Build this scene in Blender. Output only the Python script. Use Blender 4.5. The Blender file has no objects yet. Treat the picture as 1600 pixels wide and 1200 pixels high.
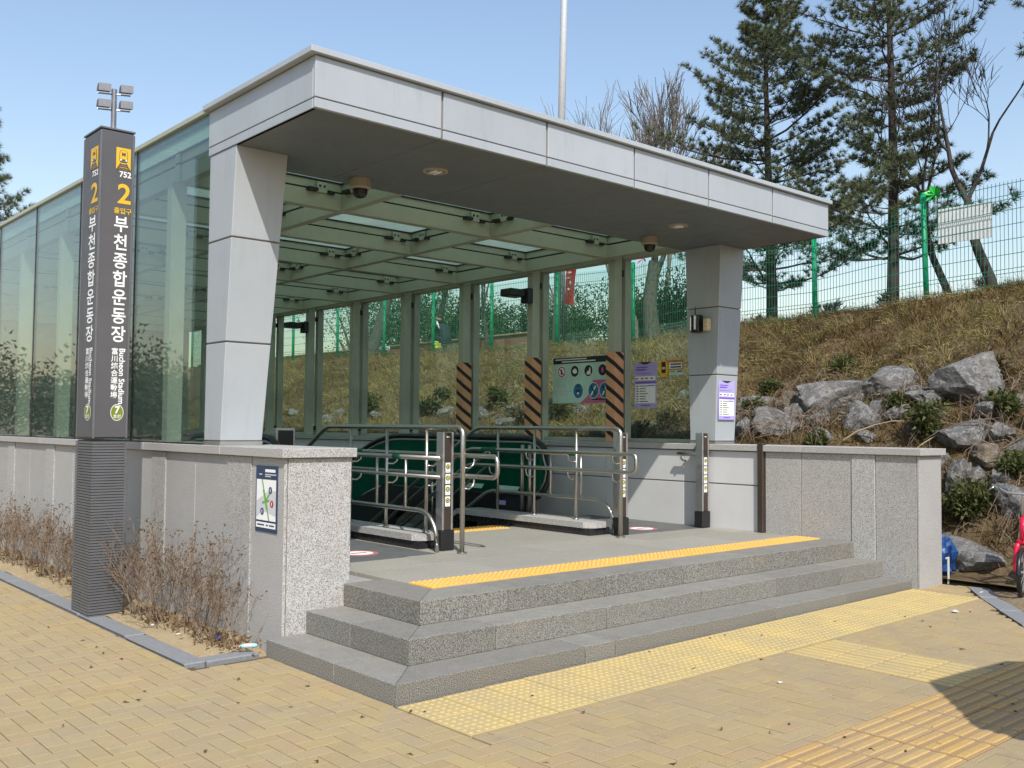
import bpy, bmesh, math, random
import numpy as np
from mathutils import Vector, Matrix

RND = random.Random(11)
sc = bpy.context.scene
col = sc.collection

# ------------------------------------------------------------------ camera
CAM = Vector((-3.0259, -4.349, 1.526))
YAW, PITCH, ROLL, FPX = -0.723, 0.0445, 0.0087, 1524.2
Fv = Vector((math.sin(-YAW) * math.cos(PITCH), math.cos(YAW) * math.cos(PITCH), math.sin(PITCH)))
Rv = Vector((math.cos(YAW), math.sin(YAW), 0))
Uv = Rv.cross(Fv)
R2 = Rv * math.cos(ROLL) + Uv * math.sin(ROLL)
U2 = Uv * math.cos(ROLL) - Rv * math.sin(ROLL)
cd = bpy.data.cameras.new('camera')
cd.sensor_width = 36.0
cd.lens = FPX / 1600 * 36.0
cd.clip_start = 0.05
cd.clip_end = 3000
cam = bpy.data.objects.new('camera', cd)
M = Matrix.Identity(4)
for i in range(3):
    M[i][0], M[i][1], M[i][2], M[i][3] = R2[i], U2[i], -Fv[i], CAM[i]
cam.matrix_world = M
col.objects.link(cam)
sc.camera = cam

# ------------------------------------------------------------------ light
LDIR = Vector((0.469, 0.808, -1.0)).normalized()
SUN_EL = math.asin(-LDIR.z)
SUN_AZ = math.atan2(-LDIR.x, -LDIR.y)
world = bpy.data.worlds.new('World')
sc.world = world
world.use_nodes = True
wn = world.node_tree
bg = wn.nodes['Background']
sky = wn.nodes.new('ShaderNodeTexSky')
sky.sky_type = 'NISHITA'
sky.sun_disc = False
sky.sun_elevation = SUN_EL
sky.sun_rotation = SUN_AZ
sky.air_density = 1.65
sky.dust_density = 1.1
sky.ozone_density = 5.0
tint = wn.nodes.new('ShaderNodeMix')
tint.data_type = 'RGBA'
tint.blend_type = 'MULTIPLY'
tint.inputs[0].default_value = 1.0
tint.inputs[7].default_value = (1.13, 1.0, .97, 1.0)
wn.links.new(sky.outputs[0], tint.inputs[6])
wn.links.new(tint.outputs[2], bg.inputs[0])
bg.inputs[1].default_value = 0.14
sl = bpy.data.lights.new('sun', 'SUN')
sl.energy = 3.7
sl.angle = math.radians(0.55)
sl.color = (1.0, 0.96, 0.90)
sun = bpy.data.objects.new('sun', sl)
sun.rotation_euler = LDIR.to_track_quat('-Z', 'Y').to_euler()
sun.location = (-6, -10, 14)
col.objects.link(sun)
vs = sc.view_settings
vs.view_transform = 'Standard'
vs.look = 'None'
vs.exposure = 0.40
vs.gamma = 1.0
vs.use_curve_mapping = False
sc.render.engine = 'CYCLES'
sc.render.resolution_x, sc.render.resolution_y = 1024, 768
sc.cycles.max_bounces = 8
sc.cycles.transparent_max_bounces = 24

# ------------------------------------------------------------------ materials
MATS = {}


def newmat(name):
    m = bpy.data.materials.new(name)
    m.use_nodes = True
    MATS[name] = m
    return m, m.node_tree, m.node_tree.nodes['Principled BSDF']


def rgb(c):
    return (c[0], c[1], c[2], 1.0)


def noise(nt, scale, detail=4, rough=0.6, vec=None, coord='pos', dist=0.0):
    n = nt.nodes.new('ShaderNodeTexNoise')
    n.inputs['Scale'].default_value = scale
    n.inputs['Detail'].default_value = detail
    n.inputs['Roughness'].default_value = rough
    n.inputs['Distortion'].default_value = dist
    if vec is None:
        g = nt.nodes.new('ShaderNodeNewGeometry')
        vec = g.outputs['Position']
    nt.links.new(vec, n.inputs['Vector'])
    return n.outputs['Fac']


def ramp(nt, fac, stops):
    r = nt.nodes.new('ShaderNodeValToRGB')
    e = r.color_ramp.elements
    while len(e) < len(stops):
        e.new(0.5)
    for el, (p, c) in zip(e, stops):
        el.position = p
        el.color = rgb(c) if hasattr(c, '__len__') else (c, c, c, 1)
    nt.links.new(fac, r.inputs[0])
    return r.outputs[0]


def mix(nt, fac, a, b, mode='MIX'):
    m = nt.nodes.new('ShaderNodeMix')
    m.data_type = 'RGBA'
    m.blend_type = mode
    for s, v in ((m.inputs[0], fac), (m.inputs[6], a), (m.inputs[7], b)):
        if hasattr(v, 'is_linked') or isinstance(v, bpy.types.NodeSocket):
            nt.links.new(v, s)
        elif hasattr(v, '__len__'):
            s.default_value = rgb(v)
        else:
            s.default_value = v
    return m.outputs[2]


def bump(nt, bs, h, strength=0.3, dist=0.01):
    b = nt.nodes.new('ShaderNodeBump')
    b.inputs['Strength'].default_value = strength
    b.inputs['Distance'].default_value = dist
    nt.links.new(h, b.inputs['Height'])
    nt.links.new(b.outputs[0], bs.inputs['Normal'])


def orand(nt):
    return nt.nodes.new('ShaderNodeObjectInfo').outputs['Random']


def attr(nt, name='Col', out='Color'):
    a = nt.nodes.new('ShaderNodeAttribute')
    a.attribute_name = name
    return a.outputs[out]


def plain(name, c, rough=0.6, metal=0.0, var=0.12, vscale=6.0, spec=0.5, bmp=0.0, bscale=60, dirt=0.0, dirtc=(.2, .17, .13)):
    m, nt, bs = newmat(name)
    f = noise(nt, vscale, 5, 0.65)
    lo = tuple(max(0, x * (1 - var)) for x in c)
    hi = tuple(min(1, x * (1 + var)) for x in c)
    out = ramp(nt, f, [(0.3, lo), (0.7, hi)])
    if dirt:
        d = ramp(nt, noise(nt, 2.3, 8, 0.75), [(0.48, 0), (0.75, dirt)])
        out = mix(nt, d, out, dirtc)
    nt.links.new(out, bs.inputs['Base Color'])
    r = ramp(nt, noise(nt, vscale * 3, 4), [(0.3, max(0, rough - .08)), (0.7, min(1, rough + .08))])
    nt.links.new(r, bs.inputs['Roughness'])
    bs.inputs['Metallic'].default_value = metal
    bs.inputs['Specular IOR Level'].default_value = spec
    if bmp:
        bump(nt, bs, noise(nt, bscale, 4), bmp, 0.004)
    return m


def granite(name, dark, mid, light, scale=150, rough=0.75, stain=0.35, stainc=(.20, .19, .17), tone=0.10, rust=0.0):
    m, nt, bs = newmat(name)
    f = noise(nt, scale, 2, 0.5)
    c = ramp(nt, f, [(0.36, dark), (0.47, mid), (0.60, light)])
    big = ramp(nt, noise(nt, 1.7, 7, 0.72), [(0.45, 0), (0.8, stain)])
    c = mix(nt, big, c, stainc)
    c = mix(nt, ramp(nt, noise(nt, 9, 6, 0.7), [(0.5, 0), (0.85, stain * .6)]), c, stainc)
    if rust:
        c = mix(nt, ramp(nt, noise(nt, 2.9, 6, 0.75, dist=.6), [(0.55, 0), (0.72, rust)]), c, (.30, .21, .12))
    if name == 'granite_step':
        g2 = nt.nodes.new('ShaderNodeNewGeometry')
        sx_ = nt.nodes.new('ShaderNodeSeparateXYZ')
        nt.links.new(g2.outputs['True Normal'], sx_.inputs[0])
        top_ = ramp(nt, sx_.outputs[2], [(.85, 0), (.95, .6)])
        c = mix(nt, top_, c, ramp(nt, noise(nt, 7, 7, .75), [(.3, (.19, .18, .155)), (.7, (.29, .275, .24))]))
    tt = nt.nodes.new('ShaderNodeMapRange')
    tt.inputs[3].default_value = 1 - tone
    tt.inputs[4].default_value = 1 + tone
    nt.links.new(orand(nt), tt.inputs[0])
    vm = nt.nodes.new('ShaderNodeVectorMath')
    vm.operation = 'SCALE'
    nt.links.new(c, vm.inputs[0])
    nt.links.new(tt.outputs[0], vm.inputs['Scale'])
    nt.links.new(vm.outputs[0], bs.inputs['Base Color'])
    bs.inputs['Roughness'].default_value = rough
    bump(nt, bs, noise(nt, scale * .7, 3), 0.25, 0.004)
    return m


granite('granite_wall', (.14, .135, .128), (.345, .338, .318), (.50, .49, .465), 175, .72, .38, (.25, .235, .21), .07, rust=.16)
granite('granite_coping', (.17, .16, .15), (.35, .34, .32), (.51, .495, .47), 190, .7, .3, (.30, .28, .25), .06)
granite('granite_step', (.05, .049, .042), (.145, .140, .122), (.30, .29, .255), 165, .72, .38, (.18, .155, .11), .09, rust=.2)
granite('granite_floor', (.19, .178, .15), (.285, .268, .228), (.37, .35, .30), 200, .7, .45, (.22, .205, .175), .06)
plain('black_stone', (.02, .02, .022), .28, var=.3, dirt=.15)
plain('dark_floor', (.10, .105, .105), .55, var=.2, vscale=14, dirt=.4, dirtc=(.2, .19, .17))
def m_metal(name, c):
    m, nt, bs = newmat(name)
    base = ramp(nt, noise(nt, 1.1, 5, .6), [(.3, tuple(x * .95 for x in c)), (.7, tuple(min(1, x * 1.05) for x in c))])
    mp = nt.nodes.new('ShaderNodeMapping')
    g = nt.nodes.new('ShaderNodeNewGeometry')
    nt.links.new(g.outputs['Position'], mp.inputs[0])
    mp.inputs['Scale'].default_value = (1, 1, .07)
    st = ramp(nt, noise(nt, 14, 6, .7, mp.outputs[0]), [(.50, 0), (.78, .42)])
    st = mix(nt, 1.0, st, ramp(nt, noise(nt, 1.6, 4), [(.4, .15), (.65, 1)]), 'MULTIPLY')
    base = mix(nt, st, base, (.24, .235, .225))
    base = mix(nt, ramp(nt, noise(nt, 5, 9, .8), [(.55, 0), (.8, .35)]), base, (.30, .29, .265))
    base = mix(nt, ramp(nt, noise(nt, 70, 3, .8), [(.70, 0), (.78, .35)]), base, (.20, .18, .16))
    tt = nt.nodes.new('ShaderNodeMapRange')
    tt.inputs[3].default_value = .96
    tt.inputs[4].default_value = 1.04
    nt.links.new(orand(nt), tt.inputs[0])
    vm = nt.nodes.new('ShaderNodeVectorMath')
    vm.operation = 'SCALE'
    nt.links.new(base, vm.inputs[0])
    nt.links.new(tt.outputs[0], vm.inputs['Scale'])
    nt.links.new(vm.outputs[0], bs.inputs['Base Color'])
    bs.inputs['Metallic'].default_value = .15
    nt.links.new(ramp(nt, noise(nt, 3, 6, .7), [(.3, .36), (.7, .52)]), bs.inputs['Roughness'])
    bump(nt, bs, noise(nt, 1.8, 2), .12, .02)


m_metal('metal_panel', (.40, .43, .447))
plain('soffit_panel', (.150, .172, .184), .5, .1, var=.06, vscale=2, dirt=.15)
plain('joint', (.20, .16, .13), .85)
plain('frame_green', (.39, .41, .32), .45, .1, var=.06)
plain('gasket', (.012, .013, .013), .6)
plain('white_panel', (.58, .575, .57), .5, var=.04, vscale=2, dirt=.15, dirtc=(.4, .38, .35))
plain('stainless', (.50, .47, .42), .36, 1.0, var=.08, vscale=30)
plain('alu', (.55, .55, .54), .35, .9, var=.08)
plain('bollard_brown', (.062, .045, .036), .42, .3, var=.12)
plain('black_plastic', (.014, .014, .015), .42, var=.2)
plain('rubber', (.012, .012, .013), .35, var=.2)
plain('pylon_grey', (.098, .096, .101), .5, .15, var=.06, vscale=2, dirt=.10)
plain('pylon_edge', (.15, .15, .155), .45, .3)
plain('pylon_fin', (.125, .128, .135), .5, .2, var=.1)
plain('sign_white', (.82, .82, .80), .55, var=.03)
plain('sign_yellow', (.72, .44, .02), .55, var=.04)
plain('sign_green', (.17, .22, .012), .55, var=.04)
plain('sign_black', (.018, .018, .018), .55)
plain('sign_navy', (.022, .045, .10), .5, var=.05)
plain('sign_grey', (.55, .56, .58), .55, var=.03)
plain('sign_red', (.45, .02, .03), .55)
plain('sticker_red', (.42, .13, .13), .7, var=.15, vscale=20)
plain('sign_blue', (.01, .17, .30), .5)
plain('sign_cyan', (.48, .68, .58), .5)
plain('sign_pink', (.62, .13, .27), .5)
plain('sign_lilac', (.42, .37, .70), .55)
plain('sign_lilac_dark', (.19, .10, .50), .55)
plain('sign_orange', (.55, .17, .02), .55)
plain('map_green', (.13, .36, .04), .55)
plain('pad_orange', (.66, .34, .17), .6, var=.1, vscale=9)
plain('yellow_label', (.66, .66, .06), .5)
plain('tape_green', (.01, .10, .05), .5)
plain('fence_green', (.0, .30, .12), .4, var=.08)
plain('wire_green', (.012, .16, .085), .5)
plain('pinwheel_green', (.02, .50, .06), .4)
plain('pinwheel_pink', (.75, .06, .36), .4)
plain('banner_red', (.62, .03, .03), .7)
plain('steel_white', (.62, .63, .64), .35, .3, var=.05)
plain('lamp_body', (.11, .11, .12), .5, .3)
plain('brick_wall', (.28, .10, .05), .85, var=.2, vscale=12)
plain('bike_red', (.60, .010, .05), .3, var=.05)
plain('tarp_blue', (.008, .05, .17), .45, var=.15, vscale=20)
plain('litter_white', (.55, .55, .54), .6)
plain('litter_blue', (.03, .12, .60), .5)
plain('litter_cyan', (.30, .62, .72), .5)
plain('cloth_dark', (.02, .022, .03), .8)
plain('skin', (.45, .27, .19), .6)
plain('hair', (.015, .012, .01), .6)
plain('cctv_cream', (.33, .29, .22), .5)
plain('phone_cream', (.55, .47, .28), .5)
plain('dark_trash', (.03, .028, .025), .8)
plain('kerb_stone', (.205, .21, .213), .8, var=.16, vscale=40, bmp=.3, bscale=120, dirt=.4, dirtc=(.24, .21, .16))
plain('wood_pole', (.16, .12, .09), .85, var=.2)
plain('cable', (.01, .01, .01), .6)
plain('concrete', (.30, .295, .28), .85, var=.12, bmp=.2, dirt=.3)
plain('parasol_cloth', (.30, .06, .05), .8)


def m_glass(name, tint, reflect=1.0, film=0.0, filmc=(.4, .5, .45)):
    m = bpy.data.materials.new(name)
    m.use_nodes = True
    MATS[name] = m
    nt = m.node_tree
    nt.nodes.clear()
    o = nt.nodes.new('ShaderNodeOutputMaterial')
    tr = nt.nodes.new('ShaderNodeBsdfTransparent')
    tr.inputs[0].default_value = rgb(tint)
    gl = nt.nodes.new('ShaderNodeBsdfGlossy')
    gl.inputs['Roughness'].default_value = 0.01
    gl.inputs[0].default_value = (reflect, reflect, reflect, 1)
    lw_ = nt.nodes.new('ShaderNodeLayerWeight')
    lw_.inputs[0].default_value = .5
    pw = nt.nodes.new('ShaderNodeMath')
    pw.operation = 'POWER'
    pw.inputs[1].default_value = 5.0
    nt.links.new(lw_.outputs['Facing'], pw.inputs[0])
    fr = nt.nodes.new('ShaderNodeMapRange')
    fr.inputs[3].default_value = .04
    fr.inputs[4].default_value = 1.0
    nt.links.new(pw.outputs[0], fr.inputs[0])
    body = tr.outputs[0]
    if film:
        tl = nt.nodes.new('ShaderNodeBsdfTranslucent')
        tl.inputs[0].default_value = rgb(filmc)
        df = nt.nodes.new('ShaderNodeBsdfDiffuse')
        df.inputs[0].default_value = rgb(filmc)
        a = nt.nodes.new('ShaderNodeMixShader')
        a.inputs[0].default_value = .3
        nt.links.new(tl.outputs[0], a.inputs[1])
        nt.links.new(df.outputs[0], a.inputs[2])
        b = nt.nodes.new('ShaderNodeMixShader')
        f = ramp(nt, noise(nt, 1.2, 7, .7), [(.3, film * .7), (.7, min(1, film * 1.3))])
        nt.links.new(f, b.inputs[0])
        nt.links.new(tr.outputs[0], b.inputs[1])
        nt.links.new(a.outputs[0], b.inputs[2])
        body = b.outputs[0]
    mx = nt.nodes.new('ShaderNodeMixShader')
    nt.links.new(fr.outputs[0], mx.inputs[0])
    nt.links.new(body, mx.inputs[1])
    nt.links.new(gl.outputs[0], mx.inputs[2])
    nt.links.new(mx.outputs[0], o.inputs[0])
    return m


m_glass('glass_left', (.83, .90, .88), .95, .045, (.42, .50, .48))
m_glass('glass_right', (.84, .93, .89), .8, .03, (.5, .55, .5))
m_glass('glass_roof', (.40, .52, .47), .4, .60, (.74, .84, .76))
m_glass('glass_escalator', (.08, .36, .25), .6, .62, (.02, .26, .165))


def m_ground(name, stops, scale=3, bscale=30, bstr=.6, extra=None):
    m, nt, bs = newmat(name)
    c = ramp(nt, noise(nt, scale, 9, .72), stops)
    c = mix(nt, .5, c, ramp(nt, noise(nt, scale * 9, 6, .7), stops))
    if extra:
        c = mix(nt, ramp(nt, noise(nt, .35, 6, .7), [(.45, 0), (.7, .8)]), c, extra)
    nt.links.new(c, bs.inputs['Base Color'])
    bs.inputs['Roughness'].default_value = .95
    bs.inputs['Specular IOR Level'].default_value = .2
    bump(nt, bs, noise(nt, bscale, 6, .7), bstr, .03)
    return m


m_ground('dirt', [(.3, (.12, .085, .05)), (.5, (.22, .165, .10)), (.72, (.33, .26, .17))], 4)
m_ground('sand_soil', [(.3, (.24, .175, .095)), (.5, (.36, .28, .16)), (.72, (.46, .37, .23))], 6, 60, .5)
m_ground('bank_soil', [(.28, (.05, .034, .02)), (.5, (.13, .09, .048)), (.72, (.24, .175, .09))], 2.2, 22, .9, (.11, .095, .04))
m_ground('joint_sand', [(.3, (.075, .055, .032)), (.6, (.15, .115, .07))], 8)
m_ground('paving_far', [(.3, (.33, .255, .15)), (.6, (.43, .34, .20))], 2, 30, .2)


def m_paver(name, src):
    m, nt, bs = newmat(name)
    v = orand(nt) if src == 'obj' else attr(nt, 'Col', 'Fac')
    c = ramp(nt, v, [(0, (.340, .252, .120)), (.3, (.395, .297, .132)), (.55, (.375, .262, .138)), (.75, (.365, .285, .150)), (1, (.415, .312, .132))])
    f = noise(nt, 160, 3, .6)
    c = mix(nt, .30, c, ramp(nt, f, [(.35, (.22, .165, .09)), (.65, (.46, .37, .22))]))
    c = mix(nt, ramp(nt, noise(nt, 1.1, 7, .7), [(.40, 0), (.70, .65)]), c, (.29, .235, .165))
    c = mix(nt, ramp(nt, noise(nt, 5, 8, .8), [(.56, 0), (.72, .5)]), c, (.20, .16, .11))
    # small stuck gum spots and tar marks
    vo = nt.nodes.new('ShaderNodeTexVoronoi')
    vo.inputs['Scale'].default_value = 3.3
    g = nt.nodes.new('ShaderNodeNewGeometry')
    nt.links.new(g.outputs['Position'], vo.inputs['Vector'])
    sp = ramp(nt, vo.outputs['Distance'], [(.035, .75), (.055, 0)])
    sp2 = mix(nt, 1.0, sp, ramp(nt, noise(nt, 2.2, 2), [(.5, 0), (.55, 1)]), 'MULTIPLY')
    c = mix(nt, sp2, c, (.055, .047, .038))
    nt.links.new(c, bs.inputs['Base Color'])
    bs.inputs['Roughness'].default_value = .88
    bs.inputs['Specular IOR Level'].default_value = .25
    bump(nt, bs, f, .25, .003)


m_paver('paver', 'obj')
m_paver('paver_joined', 'attr')


def m_tactile(name, a, b, worn):
    m, nt, bs = newmat(name)
    c = ramp(nt, orand(nt), [(0, a), (1, b)])
    c = mix(nt, ramp(nt, noise(nt, 3.0, 8, .75), [(.38, 0), (.66, .85)]), c, worn)
    c = mix(nt, .2, c, ramp(nt, noise(nt, 140, 3), [(.35, (.18, .13, .06)), (.65, (.6, .48, .2))]))
    nt.links.new(c, bs.inputs['Base Color'])
    bs.inputs['Roughness'].default_value = .8
    bump(nt, bs, noise(nt, 120, 3), .2, .003)


m_tactile('tactile_pale', (.49, .375, .15), (.55, .405, .145), (.38, .30, .165))
m_tactile('tactile_orange', (.47, .285, .075), (.50, .33, .11), (.34, .23, .13))
m_tactile('tactile_bar_base', (.31, .18, .08), (.34, .21, .10), (.30, .20, .12))
m_tactile('tactile_path_base', (.40, .28, .12), (.43, .31, .13), (.36, .27, .15))
m_tactile('tactile_vivid', (.72, .37, .04), (.75, .41, .055), (.58, .36, .12))


def m_attr(name, rough=.85, spec=.2, transl=0.0):
    m, nt, bs = newmat(name)
    nt.links.new(attr(nt), bs.inputs['Base Color'])
    bs.inputs['Roughness'].default_value = rough
    bs.inputs['Specular IOR Level'].default_value = spec
    if transl:
        o = nt.nodes['Material Output']
        t = nt.nodes.new('ShaderNodeBsdfTranslucent')
        nt.links.new(attr(nt), t.inputs[0])
        x = nt.nodes.new('ShaderNodeMixShader')
        x.inputs[0].default_value = transl
        nt.links.new(bs.outputs[0], x.inputs[1])
        nt.links.new(t.outputs[0], x.inputs[2])
        nt.links.new(x.outputs[0], o.inputs[0])


m_attr('foliage', .6, .3, .25)
m_attr('dry_grass', .9, .15, .2)


def m_bark(name, a, b):
    m, nt, bs = newmat(name)
    mp = nt.nodes.new('ShaderNodeMapping')
    g = nt.nodes.new('ShaderNodeNewGeometry')
    nt.links.new(g.outputs['Position'], mp.inputs[0])
    mp.inputs['Scale'].default_value = (1, 1, .25)
    f = noise(nt, 26, 6, .7, mp.outputs[0])
    nt.links.new(ramp(nt, f, [(.35, a), (.65, b)]), bs.inputs['Base Color'])
    bs.inputs['Roughness'].default_value = .92
    bump(nt, bs, f, .7, .02)


m_bark('bark', (.055, .042, .034), (.15, .125, .105))
m_bark('bark_pale', (.13, .11, .09), (.30, .265, .22))
m_bark('twig', (.135, .092, .065), (.27, .205, .145))
m_bark('bark_dark', (.028, .022, .018), (.075, .062, .054))


def m_rock(name, a, b, c, lich):
    m, nt, bs = newmat(name)
    v = orand(nt)
    ma = nt.nodes.new('ShaderNodeVectorMath')
    ma.operation = 'ADD'
    g = nt.nodes.new('ShaderNodeNewGeometry')
    nt.links.new(g.outputs['Position'], ma.inputs[0])
    sc_ = nt.nodes.new('ShaderNodeVectorMath')
    sc_.operation = 'SCALE'
    sc_.inputs[0].default_value = (37, 11, 23)
    nt.links.new(v, sc_.inputs['Scale'])
    nt.links.new(sc_.outputs[0], ma.inputs[1])
    p = ma.outputs[0]
    f = noise(nt, 5, 9, .72, p, dist=.9)
    cc = ramp(nt, f, [(.28, a), (.5, b), (.72, c)])
    f2 = noise(nt, 4.2, 9, .78, p, dist=2.2)
    cc = mix(nt, ramp(nt, f2, [(.50, 0), (.57, .85), (.62, .15), (.72, .55)]), cc, lich)
    cc = mix(nt, .35, cc, ramp(nt, noise(nt, 42, 6, .7, p), [(.3, a), (.7, c)]))
    cc = mix(nt, ramp(nt, noise(nt, 2.1, 6, .7, p), [(.50, 0), (.70, .7)]), cc, (.17, .125, .08))
    nt.links.new(cc, bs.inputs['Base Color'])
    bs.inputs['Roughness'].default_value = .88
    bump(nt, bs, noise(nt, 11, 10, .78, p, dist=.9), 1.0, .10)


m_rock('rock_grey', (.065, .062, .058), (.205, .198, .186), (.40, .39, .37), (.66, .64, .60))
m_rock('rock_tan', (.14, .105, .065), (.27, .21, .14), (.40, .33, .24), (.45, .40, .33))

# ------------------------------------------------------------------ mesh helpers
W = {}


def tag(o, label=None, cat=None, group=None, kind=None):
    if label:
        o['label'] = label
    if cat:
        o['category'] = cat
    if group:
        o['group'] = group
    if kind:
        o['kind'] = kind
    return o


def link(name, data, org, parent=None):
    o = bpy.data.objects.new(name, data)
    org = Vector(org)
    if parent is not None:
        o.parent = parent
        o.location = org - W[parent.name]
    else:
        o.location = org
    col.objects.link(o)
    W[o.name] = org
    return o


def thing(name, label, cat, loc, group=None):
    o = link(name, None, loc)
    o.empty_display_size = .2
    return tag(o, label, cat, group)


def part(name, loc, parent):
    o = link(name, None, loc, parent)
    o.empty_display_size = .1
    return o


def bevbox(x0, x1, y0, y1, z0, z1, b):
    X, Y, Z = (x0, x1), (y0, y1), (z0, z1)
    V = []
    idx = {}
    for i in (0, 1):
        for j in (0, 1):
            for k in (0, 1):
                for a in range(3):
                    p = [X[i], Y[j], Z[k]]
                    for q, s in ((0, i), (1, j), (2, k)):
                        if q != a:
                            p[q] += b if s == 0 else -b
                    idx[i, j, k, a] = len(V)
                    V.append(tuple(p))
    Fc = []
    for s in (0, 1):
        Fc.append([idx[s, 0, 0, 0], idx[s, 1, 0, 0], idx[s, 1, 1, 0], idx[s, 0, 1, 0]])
        Fc.append([idx[0, s, 0, 1], idx[1, s, 0, 1], idx[1, s, 1, 1], idx[0, s, 1, 1]])
        Fc.append([idx[0, 0, s, 2], idx[1, 0, s, 2], idx[1, 1, s, 2], idx[0, 1, s, 2]])
        for t in (0, 1):
            Fc.append([idx[s, t, 0, 0], idx[s, t, 1, 0], idx[s, t, 1, 1], idx[s, t, 0, 1]])
            Fc.append([idx[s, 0, t, 0], idx[s, 1, t, 0], idx[s, 1, t, 2], idx[s, 0, t, 2]])
            Fc.append([idx[0, s, t, 1], idx[1, s, t, 1], idx[1, s, t, 2], idx[0, s, t, 2]])
            for u in (0, 1):
                Fc.append([idx[s, t, u, 0], idx[s, t, u, 1], idx[s, t, u, 2]])
    return V, Fc


class MB:
    def __init__(self):
        self.v, self.f, self.m = [], [], []

    def add(self, V, Fc, m=0):
        o = len(self.v)
        self.v += [tuple(p) for p in V]
        self.f += [[i + o for i in q] for q in Fc]
        self.m += [m] * len(Fc)
        return self

    def box(self, x0, x1, y0, y1, z0, z1, b=0, m=0):
        if b:
            return self.add(*bevbox(x0, x1, y0, y1, z0, z1, b), m)
        V = [(x, y, z) for x in (x0, x1) for y in (y0, y1) for z in (z0, z1)]
        return self.add(V, [[0, 1, 3, 2], [4, 6, 7, 5], [0, 4, 5, 1], [2, 3, 7, 6], [0, 2, 6, 4], [1, 5, 7, 3]], m)

    def hexa(self, b4, t4, m=0):
        return self.add(list(b4) + list(t4), [[3, 2, 1, 0], [4, 5, 6, 7], [0, 1, 5, 4], [1, 2, 6, 5], [2, 3, 7, 6], [3, 0, 4, 7]], m)

    def prism(self, poly, fn, a, b, m=0):
        n = len(poly)
        V = [fn(p, a) for p in poly] + [fn(p, b) for p in poly]
        Fc = [list(range(n))[::-1], list(range(n, 2 * n))] + [[i, (i + 1) % n, n + (i + 1) % n, n + i] for i in range(n)]
        return self.add(V, Fc, m)

    def tube(self, pts, r, n=8, m=0, cap=True):
        pts = [Vector(p) for p in pts]
        k = len(pts)
        rr = r if hasattr(r, '__len__') else [r] * k
        V, Fc = [], []
        t0 = (pts[1] - pts[0]).normalized()
        ref = Vector((0, 0, 1)) if abs(t0.z) < .9 else Vector((1, 0, 0))
        nrm = t0.cross(ref).normalized()
        for i, p in enumerate(pts):
            if i == 0:
                t = pts[1] - pts[0]
            elif i == k - 1:
                t = pts[-1] - pts[-2]
            else:
                t = (pts[i + 1] - pts[i]).normalized() + (pts[i] - pts[i - 1]).normalized()
            if t.length < 1e-9:
                t = t0
            t.normalize()
            nrm = (nrm - t * nrm.dot(t))
            if nrm.length < 1e-6:
                nrm = t.orthogonal()
            nrm.normalize()
            bn = t.cross(nrm)
            for j in range(n):
                a = 2 * math.pi * j / n
                V.append(p + (nrm * math.cos(a) + bn * math.sin(a)) * rr[i])
        for i in range(k - 1):
            for j in range(n):
                j2 = (j + 1) % n
                Fc.append([i * n + j, i * n + j2, (i + 1) * n + j2, (i + 1) * n + j])
        if cap:
            Fc.append(list(range(n))[::-1])
            Fc.append([(k - 1) * n + j for j in range(n)])
        return self.add(V, Fc, m)

    def disc(self, c, xd, yd, rx, ry=None, n=28, m=0):
        c, xd, yd = Vector(c), Vector(xd), Vector(yd)
        ry = ry or rx
        V = [c + xd * rx * math.cos(2 * math.pi * i / n) + yd * ry * math.sin(2 * math.pi * i / n) for i in range(n)]
        return self.add(V, [list(range(n))], m)

    def quad(self, c, xd, yd, x0, x1, y0, y1, m=0):
        c, xd, yd = Vector(c), Vector(xd), Vector(yd)
        return self.add([c + xd * x + yd * y for x, y in ((x0, y0), (x1, y0), (x1, y1), (x0, y1))], [[0, 1, 2, 3]], m)

    def mesh(self, name, mats, org, smooth=False, recalc=True):
        me = bpy.data.meshes.new(name)
        o = Vector(org)
        me.from_pydata([Vector(p) - o for p in self.v], [], self.f)
        for mm in (mats if isinstance(mats, (list, tuple)) else [mats]):
            me.materials.append(MATS[mm])
        if any(self.m):
            me.polygons.foreach_set('material_index', self.m)
        if recalc and len(self.f) < 30000:
            bm = bmesh.new()
            bm.from_mesh(me)
            bmesh.ops.recalc_face_normals(bm, faces=bm.faces)
            bm.to_mesh(me)
            bm.free()
        if smooth:
            me.polygons.foreach_set('use_smooth', [True] * len(me.polygons))
        me.update()
        return me

    def build(self, name, mats, parent=None, org=None, smooth=False, recalc=True):
        if org is None:
            a = np.array([tuple(p) for p in self.v])
            org = ((a[:, 0].min() + a[:, 0].max()) / 2, (a[:, 1].min() + a[:, 1].max()) / 2, a[:, 2].min())
        return link(name, self.mesh(name, mats, org, smooth, recalc), org, parent)


def auto_smooth(o, ang=40):
    me = o.data
    me.polygons.foreach_set('use_smooth', [True] * len(me.polygons))
    try:
        me.set_sharp_from_angle(angle=math.radians(ang))
    except Exception:
        pass
    return o


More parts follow.
